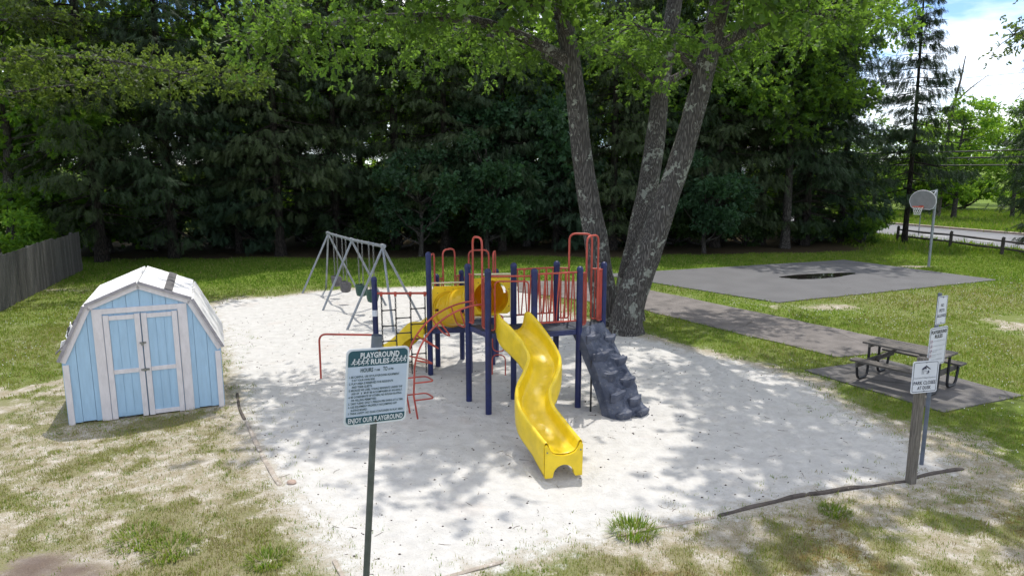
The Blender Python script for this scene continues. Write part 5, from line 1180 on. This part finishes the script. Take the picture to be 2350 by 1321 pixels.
# trees by the road
plant('spruce_tree', SPR_THIN, (22.1, 39.13, 0), 2.0, 1.0, 'thin half-bare spruce against the sky beside the rail fence', 'tree', None, 1.15)
plant('spruce_tree', SPR[0], (26.1, 33.4, 0), 1.0, .92, 'spruce at the right picture edge with boughs hanging over the road', 'tree', None)
GR = 'trees across the road'
for i, (x, y, k, s_, l) in enumerate([(36.0, 57, 1, .74, 'bright leafy tree across the road below the dead snag'), (31.5, 61, 0, .55, 'smaller leafy tree across the road behind the thin spruce'), (41.5, 58, 0, .60, 'leafy tree across the road near the right picture edge'), (46.5, 62, 2, .62, 'leafy tree across the road beyond the right-hand spruce'), (27.0, 72, 1, .7, 'leafy tree far across the road behind the tree wall'), (52, 66, 0, .9, 'farthest right leafy tree across the road'), (34, 74, 0, .62, 'leafy tree in the second row across the road behind the snag'), (42, 72, 1, .7, 'leafy tree in the second row across the road at the right'), (50, 78, 2, .65, 'leafy tree in the second row across the road, far right'), (22, 80, 2, .8, 'leafy tree in the second row across the road, far left')]):
    plant('leafy_tree', BRD[k], (x, y, 0), i * 1.3, s_, l, 'tree', GR)
for i in range(9):
    plant('thicket', BUSH[i % 2], (27.5 + i * 3.4, 66 + (i % 3) * 1.5, 0), i * 1.1, 1.5 + .2 * (i % 4), f'low leafy bush under the trees across the road, {ordn[i]} from the left', 'bush', 'bushes across the road')
sn = empty('dead_snag', (36.0, 58.5, 0), 'bare dead forked trunk poking above the trees across the road', 'tree')
ob('trunk', MB().tube(spline([(35.6, 58.5, 0), (35.7, 58.5, 5), (35.9, 58.5, 8.5), (36.3, 58.5, 11.0), (36.5, 58.5, 12.9)], 4), [.22 - .0115 * k for k in range(17)], 8).tube(spline([(35.95, 58.5, 9.2), (37.2, 58.5, 10.4), (38.6, 58.5, 11.5)], 4), [.09 - .009 * k for k in range(9)], 6).tube([(36.3, 58.5, 11.2), (36.0, 58.5, 12.4)], [.06, .02], 6).mesh('trunk', 'dead_wood', smooth=True), sn)

# ------------------------------------------------------------------ the great triple oak
OK_ = empty('oak_tree', (3.1, 18.6, 0), 'huge oak with three lichen-spotted trunks shading the playground', 'tree')
stems = {'R': ([(3.02, 17.95, -.2), (3.08, 17.95, .7), (3.78, 17.9, 3.0), (4.42, 17.8, 5.2), (4.80, 17.6, 7.2), (5.05, 17.4, 9), (5.5, 17.1, 11.5), (6.0, 17.0, 14.5)], [.46, .40, .315, .265, .245, .225, .18, .08], 'right-hand leaning trunk'),
         'L': ([(2.66, 19.05, -.2), (2.58, 19.0, .5), (2.27, 18.9, 2.4), (1.93, 18.8, 4.1), (1.62, 18.6, 6.3), (1.23, 18.5, 8.4), (.5, 18.3, 11.5), (.1, 18.1, 14.5)], [.44, .38, .315, .27, .245, .22, .16, .07], 'left-hand trunk'),
         'M': ([(3.35, 19.6, -.2), (3.40, 19.6, 1.2), (3.82, 19.9, 3.5), (4.08, 20.2, 5.3), (4.26, 20.4, 7.0), (4.7, 20.7, 10), (5.0, 21, 14)], [.44, .38, .30, .26, .24, .19, .08], 'middle trunk at the back')}
tks = {}
for k, (pth, rad, l) in stems.items():
    tks[k] = tag(ob('trunk', rough_trunk(pth, rad, 40, .085, sub=10, flare=.20).mesh('trunk', 'bark_oak', smooth=True), OK_), l)
og = np.random.default_rng(77)
limbs = [('L', [(1.5, 18.55, 7.0), (-.6, 17.6, 7.7), (-2.6, 16.8, 7.7), (-4.4, 16.2, 7.4), (-6.2, 15.8, 7.1)], .15, 1.0),
         ('L', [(1.3, 18.5, 8.0), (.0, 17.0, 8.2), (-1.8, 15.6, 8.5), (-3.6, 14.6, 8.9)], .12, 1.0),
         ('L', [(1.6, 18.6, 6.6), (.6, 19.6, 7.4), (-1.0, 20.6, 8.0), (-2.8, 21.2, 8.4)], .12, 1.0),
         ('L', [(1.4, 18.5, 7.6), (.9, 16.6, 8.6), (.2, 14.4, 9.3), (-.4, 12.2, 9.4)], .13, .9),
         ('R', [(4.6, 17.6, 7.0), (6.0, 17.5, 7.7), (7.0, 17.8, 8.0), (8.1, 18.0, 7.9)], .14, 1.1),
         ('R', [(4.7, 17.6, 7.4), (4.6, 15.6, 8.6), (4.2, 13.4, 9.3), (3.6, 11.3, 9.4)], .14, .9),
         ('R', [(4.8, 17.5, 8.2), (6.6, 15.8, 9.2), (8.2, 14.2, 9.6), (9.4, 12.6, 9.6)], .13, .9),
         ('M', [(4.3, 20.4, 6.6), (5.8, 21.2, 7.4), (7.4, 21.8, 8.0), (9.2, 22.0, 8.2)], .12, 1.0),
         ('M', [(4.4, 20.4, 7.2), (4.0, 22.0, 8.2), (3.2, 23.8, 8.6)], .11, .9),
         ('M', [(4.2, 20.3, 6.3), (3.2, 20.2, 7.2), (2.2, 20.0, 7.6)], .08, .9),
         ('R', [(4.5, 17.7, 6.6), (3.6, 17.0, 7.2), (2.7, 16.4, 7.5)], .08, .9),
         ('L', [(.6, 18.3, 11.2), (-1.6, 17.2, 12.2), (-3.2, 16.4, 12)], .11, .8), ('L', [(.4, 18.2, 12), (-.2, 16, 13), (-.6, 14.2, 12.8)], .11, .8), ('R', [(5.6, 17.1, 11.8), (4.6, 14.6, 13), (3.6, 12.4, 12.8)], .11, .8),
         ('R', [(5.5, 17.1, 11.4), (8, 16.4, 12.2), (10.2, 15.6, 11.8)], .11, .8), ('M', [(4.8, 20.8, 11), (6, 23, 12), (7, 24.6, 12)], .1, .8), ('M', [(4.9, 20.9, 12), (2, 22, 13), (0, 22.6, 12.8)], .1, .8),
         ('R', [(5.9, 17, 14), (6.6, 15.6, 15.2), (7, 14.4, 15.6)], .09, .8), ('L', [(.1, 18.1, 14.2), (-1, 17.4, 15.4), (-2, 16.8, 15.6)], .09, .8), ('M', [(5, 21, 13.6), (4.4, 19.4, 15.4), (4, 18, 16)], .09, .8),
         ('R', [(5.1, 17.3, 9.6), (6.6, 13.6, 10.6), (7.4, 10.8, 10.4)], .11, .8), ('L', [(.8, 18.4, 10), (-1.4, 15.8, 10.8), (-2.8, 14.8, 10.8)], .11, .7)]
P_ = []; X_ = []; S_ = []; T_ = []; HI = ([], [], [], [])
for li, (own, pts, r0, dens) in enumerate(limbs):
    mb = MB(); pth = spline(pts, 6); K = len(pth); mb.tube(pth, [r0 * (1 - .85 * i / (K - 1)) for i in range(K)], 8); L = sum((pth[i + 1] - pth[i]).length for i in range(K - 1))
    high = pts[-1][2] > 9.0
    for b in range(int(L * (6.6 if high else 6.0) * dens)):
        f = .22 + .80 * og.random(); i = min(K - 2, int(f * (K - 1))); p = np.array(pth[i].lerp(pth[i + 1], og.random())); d = og.normal(size=3); d[2] = d[2] * .45 - .05; d /= np.linalg.norm(d); ln = og.uniform(.6, 1.7); q = p + d * ln + np.array([0, 0, -.12 * ln])
        if q[1] < 26 and q[2] < 6.1: q[2] = 6.1 + og.random() * .5
        mb.tube([p, (p + q) / 2 + np.array([0, 0, .08]), q], [.022, .014, .005], 4, caps=False)
        n_ = int(og.uniform(13, 22) if not high else og.uniform(7, 13)); tb_ = np.clip(og.normal(.5, .18), .05, .95)
        t = og.uniform(.3, 1.1, n_); ps = p[None] * (1 - t[:, None]) + q[None] * t[:, None] + og.normal(size=(n_, 3)) * np.array([.24, .24, .14])
        for ls, val in zip(HI if high else (P_, X_, S_, T_), (ps, d[None] * .6 + og.normal(size=(n_, 3)) * .55 + np.array([0, 0, -.35]), og.uniform(.15, .27, n_) * (1.87 if high else 1), np.clip(tb_ + .15 * og.normal(size=n_), 0, 1))): ls.append(val)
    ob('limb', mb.mesh('limb', 'bark_oak', smooth=True), tks[own])
ob('crown', pack(OAKS, np.concatenate(P_), np.concatenate(X_), np.concatenate(S_), og, np.concatenate(T_), 'crown', 'leaf_oak'), OK_)
ob('upper_crown', pack(BROAD, *[np.concatenate(HI[i]) for i in (0, 1, 2)], og, np.concatenate(HI[3]), 'upper_crown', 'leaf_oak'), OK_)

def side_oak(seed, base, limbs_, label, mat, rad, top):
    e = empty('oak_tree', base, label, 'tree'); rg = np.random.default_rng(seed); B = np.array(base)
    t = ob('trunk', rough_trunk([B + (0, 0, -.2), B + (0, 0, 2), B + (.1, .1, 5), B + (0, 0, top)], [rad * 1.1, rad, rad * .8, rad * .3], 24, .07, sub=8, flare=.4).mesh('trunk', 'bark_oak', smooth=True), e); P_ = []; X_ = []; S_ = []; T_ = []
    for pts, r0 in limbs_:
        mb = MB(); pth = spline(pts, 6); K = len(pth); mb.tube(pth, [.55 * r0 * (1 - .85 * i / (K - 1)) for i in range(K)], 8); L = sum((pth[i + 1] - pth[i]).length for i in range(K - 1))
        for b in range(int(L * 6.5)):
            f = .25 + .77 * rg.random(); i = min(K - 2, int(f * (K - 1))); p = np.array(pth[i].lerp(pth[i + 1], rg.random())); d = rg.normal(size=3); d[2] *= .5; d /= np.linalg.norm(d); ln = rg.uniform(.5, 1.5); q = p + d * ln
            mb.tube([p, (p + q) / 2 + np.array([0, 0, .08]), q], [.022, .014, .005], 4, caps=False); n_ = int(rg.uniform(6, 12)); tt = rg.uniform(.3, 1.1, n_)
            P_.append(p[None] * (1 - tt[:, None]) + q[None] * tt[:, None] + rg.normal(size=(n_, 3)) * .2); X_.append(d[None] * .6 + rg.normal(size=(n_, 3)) * .55 + np.array([0, 0, -.3])); S_.append(rg.uniform(.20, .32, n_)); T_.append(np.clip(rg.normal(.5, .2) + .12 * rg.normal(size=n_), 0, 1))
        ob('limb', mb.mesh('limb', 'bark_oak', smooth=True), t)
    ob('crown', pack(OAKS, np.concatenate(P_), np.concatenate(X_), np.concatenate(S_), rg, np.concatenate(T_), 'crown', mat), e)
side_oak(91, (-20.5, 23.5, 0), [([(-20.5, 23.5, 6.2), (-17.5, 23.8, 7.6), (-14.5, 24.4, 7.9), (-11.6, 25.0, 7.5), (-9.2, 25.4, 7.2)], .16), ([(-20.5, 23.5, 5.6), (-18, 25.5, 6.8), (-15.2, 27, 7.4), (-12.4, 27.6, 7.8)], .13), ([(-20.5, 23.5, 7), (-21, 20.5, 8.5), (-21.5, 18, 9)], .14),
                                ([(-20.5, 23.5, 8), (-18.6, 24.8, 10), (-16.6, 26, 11)], .12), ([(-20.5, 23.5, 8), (-23.5, 24, 10), (-26, 24, 10.6)], .13), ([(-20.5, 23.5, 7.5), (-19.5, 27, 9.5), (-18, 30, 10.2)], .12)], 'oak beyond the board fence whose olive-leaved limb crosses the dark spruces', 'leaf_olive', .42, 11.5)
side_oak(92, (26.2, 27.6, 0), [([(26.2, 27.6, 7), (23.8, 28, 9), (21.6, 28.2, 9.6), (19.4, 28.4, 9.3)], .14), ([(26.2, 27.6, 8), (24.5, 30, 10.5), (22.4, 31.5, 11.2)], .12), ([(26.2, 27.6, 8.5), (27, 25, 11), (27.5, 23, 11.5)], .12), ([(26.2, 27.6, 8.5), (29, 28, 11), (31, 28.5, 11.4)], .12)], 'oak outside the right picture edge with a leafy limb against the sky', 'leaf_olive', .4, 11.5)

# ------------------------------------------------------------------ wires and the house behind the wood
for i, (a, b, r_, m_, l) in enumerate([((22, 64, 5.3), (38, 30, 5.75), .045, 'wire', 'highest of the three thick black cables above the road'), ((22, 64, 4.9), (38, 30, 5.3), .05, 'wire', 'middle of the three thick black cables above the road'), ((22, 64, 4.5), (38, 30, 4.75), .045, 'wire', 'lowest of the three thick black cables above the road'),
                                       ((20, 66, 10.8), (44, 52, 11.6), .02, 'wire_thin', 'thin upper power line crossing the sky at the right'), ((20, 66, 10.2), (44, 52, 10.8), .02, 'wire_thin', 'thin lower power line crossing the sky at the right')]):
    a, b = Vector(a), Vector(b); pts = [a.lerp(b, t / 12) - Vector((0, 0, .35 * 4 * (t / 12) * (1 - t / 12))) for t in range(13)]
    tag(ob('overhead_cable', MB().tube(pts, r_, 6).mesh('overhead_cable', m_, smooth=True)), l, 'cable', 'overhead cables')
HO = empty('house', (20.5, 66, 0), 'white house glimpsed through the trees behind the court', 'house')
ob('wall', MB().box((20.5, 66, 2.6), (11, 8, 5.2)).mesh('wall', 'house'), HO)
rf = ob('roof', MB().poly([(14.6, 61.6, 5.2), (26.4, 61.6, 5.2), (26.4, 66, 7.8), (14.6, 66, 7.8)], (0, 0, .15)).poly([(14.6, 70.4, 5.2), (26.4, 70.4, 5.2), (26.4, 66, 7.8), (14.6, 66, 7.8)], (0, 0, .15)).mesh('roof', 'house_roof'), HO)
for x in (16.6, 19.2, 21.8, 24.4):
    for z in (1.6, 3.9):
        w = ob('window', MB().box((x, 61.98, z), (1.1, .06, 1.4)).mesh('window', 'house'), HO); ob('pane', MB().box((x, 61.94, z), (.95, .04, 1.25)).mesh('pane', 'glass'), w)
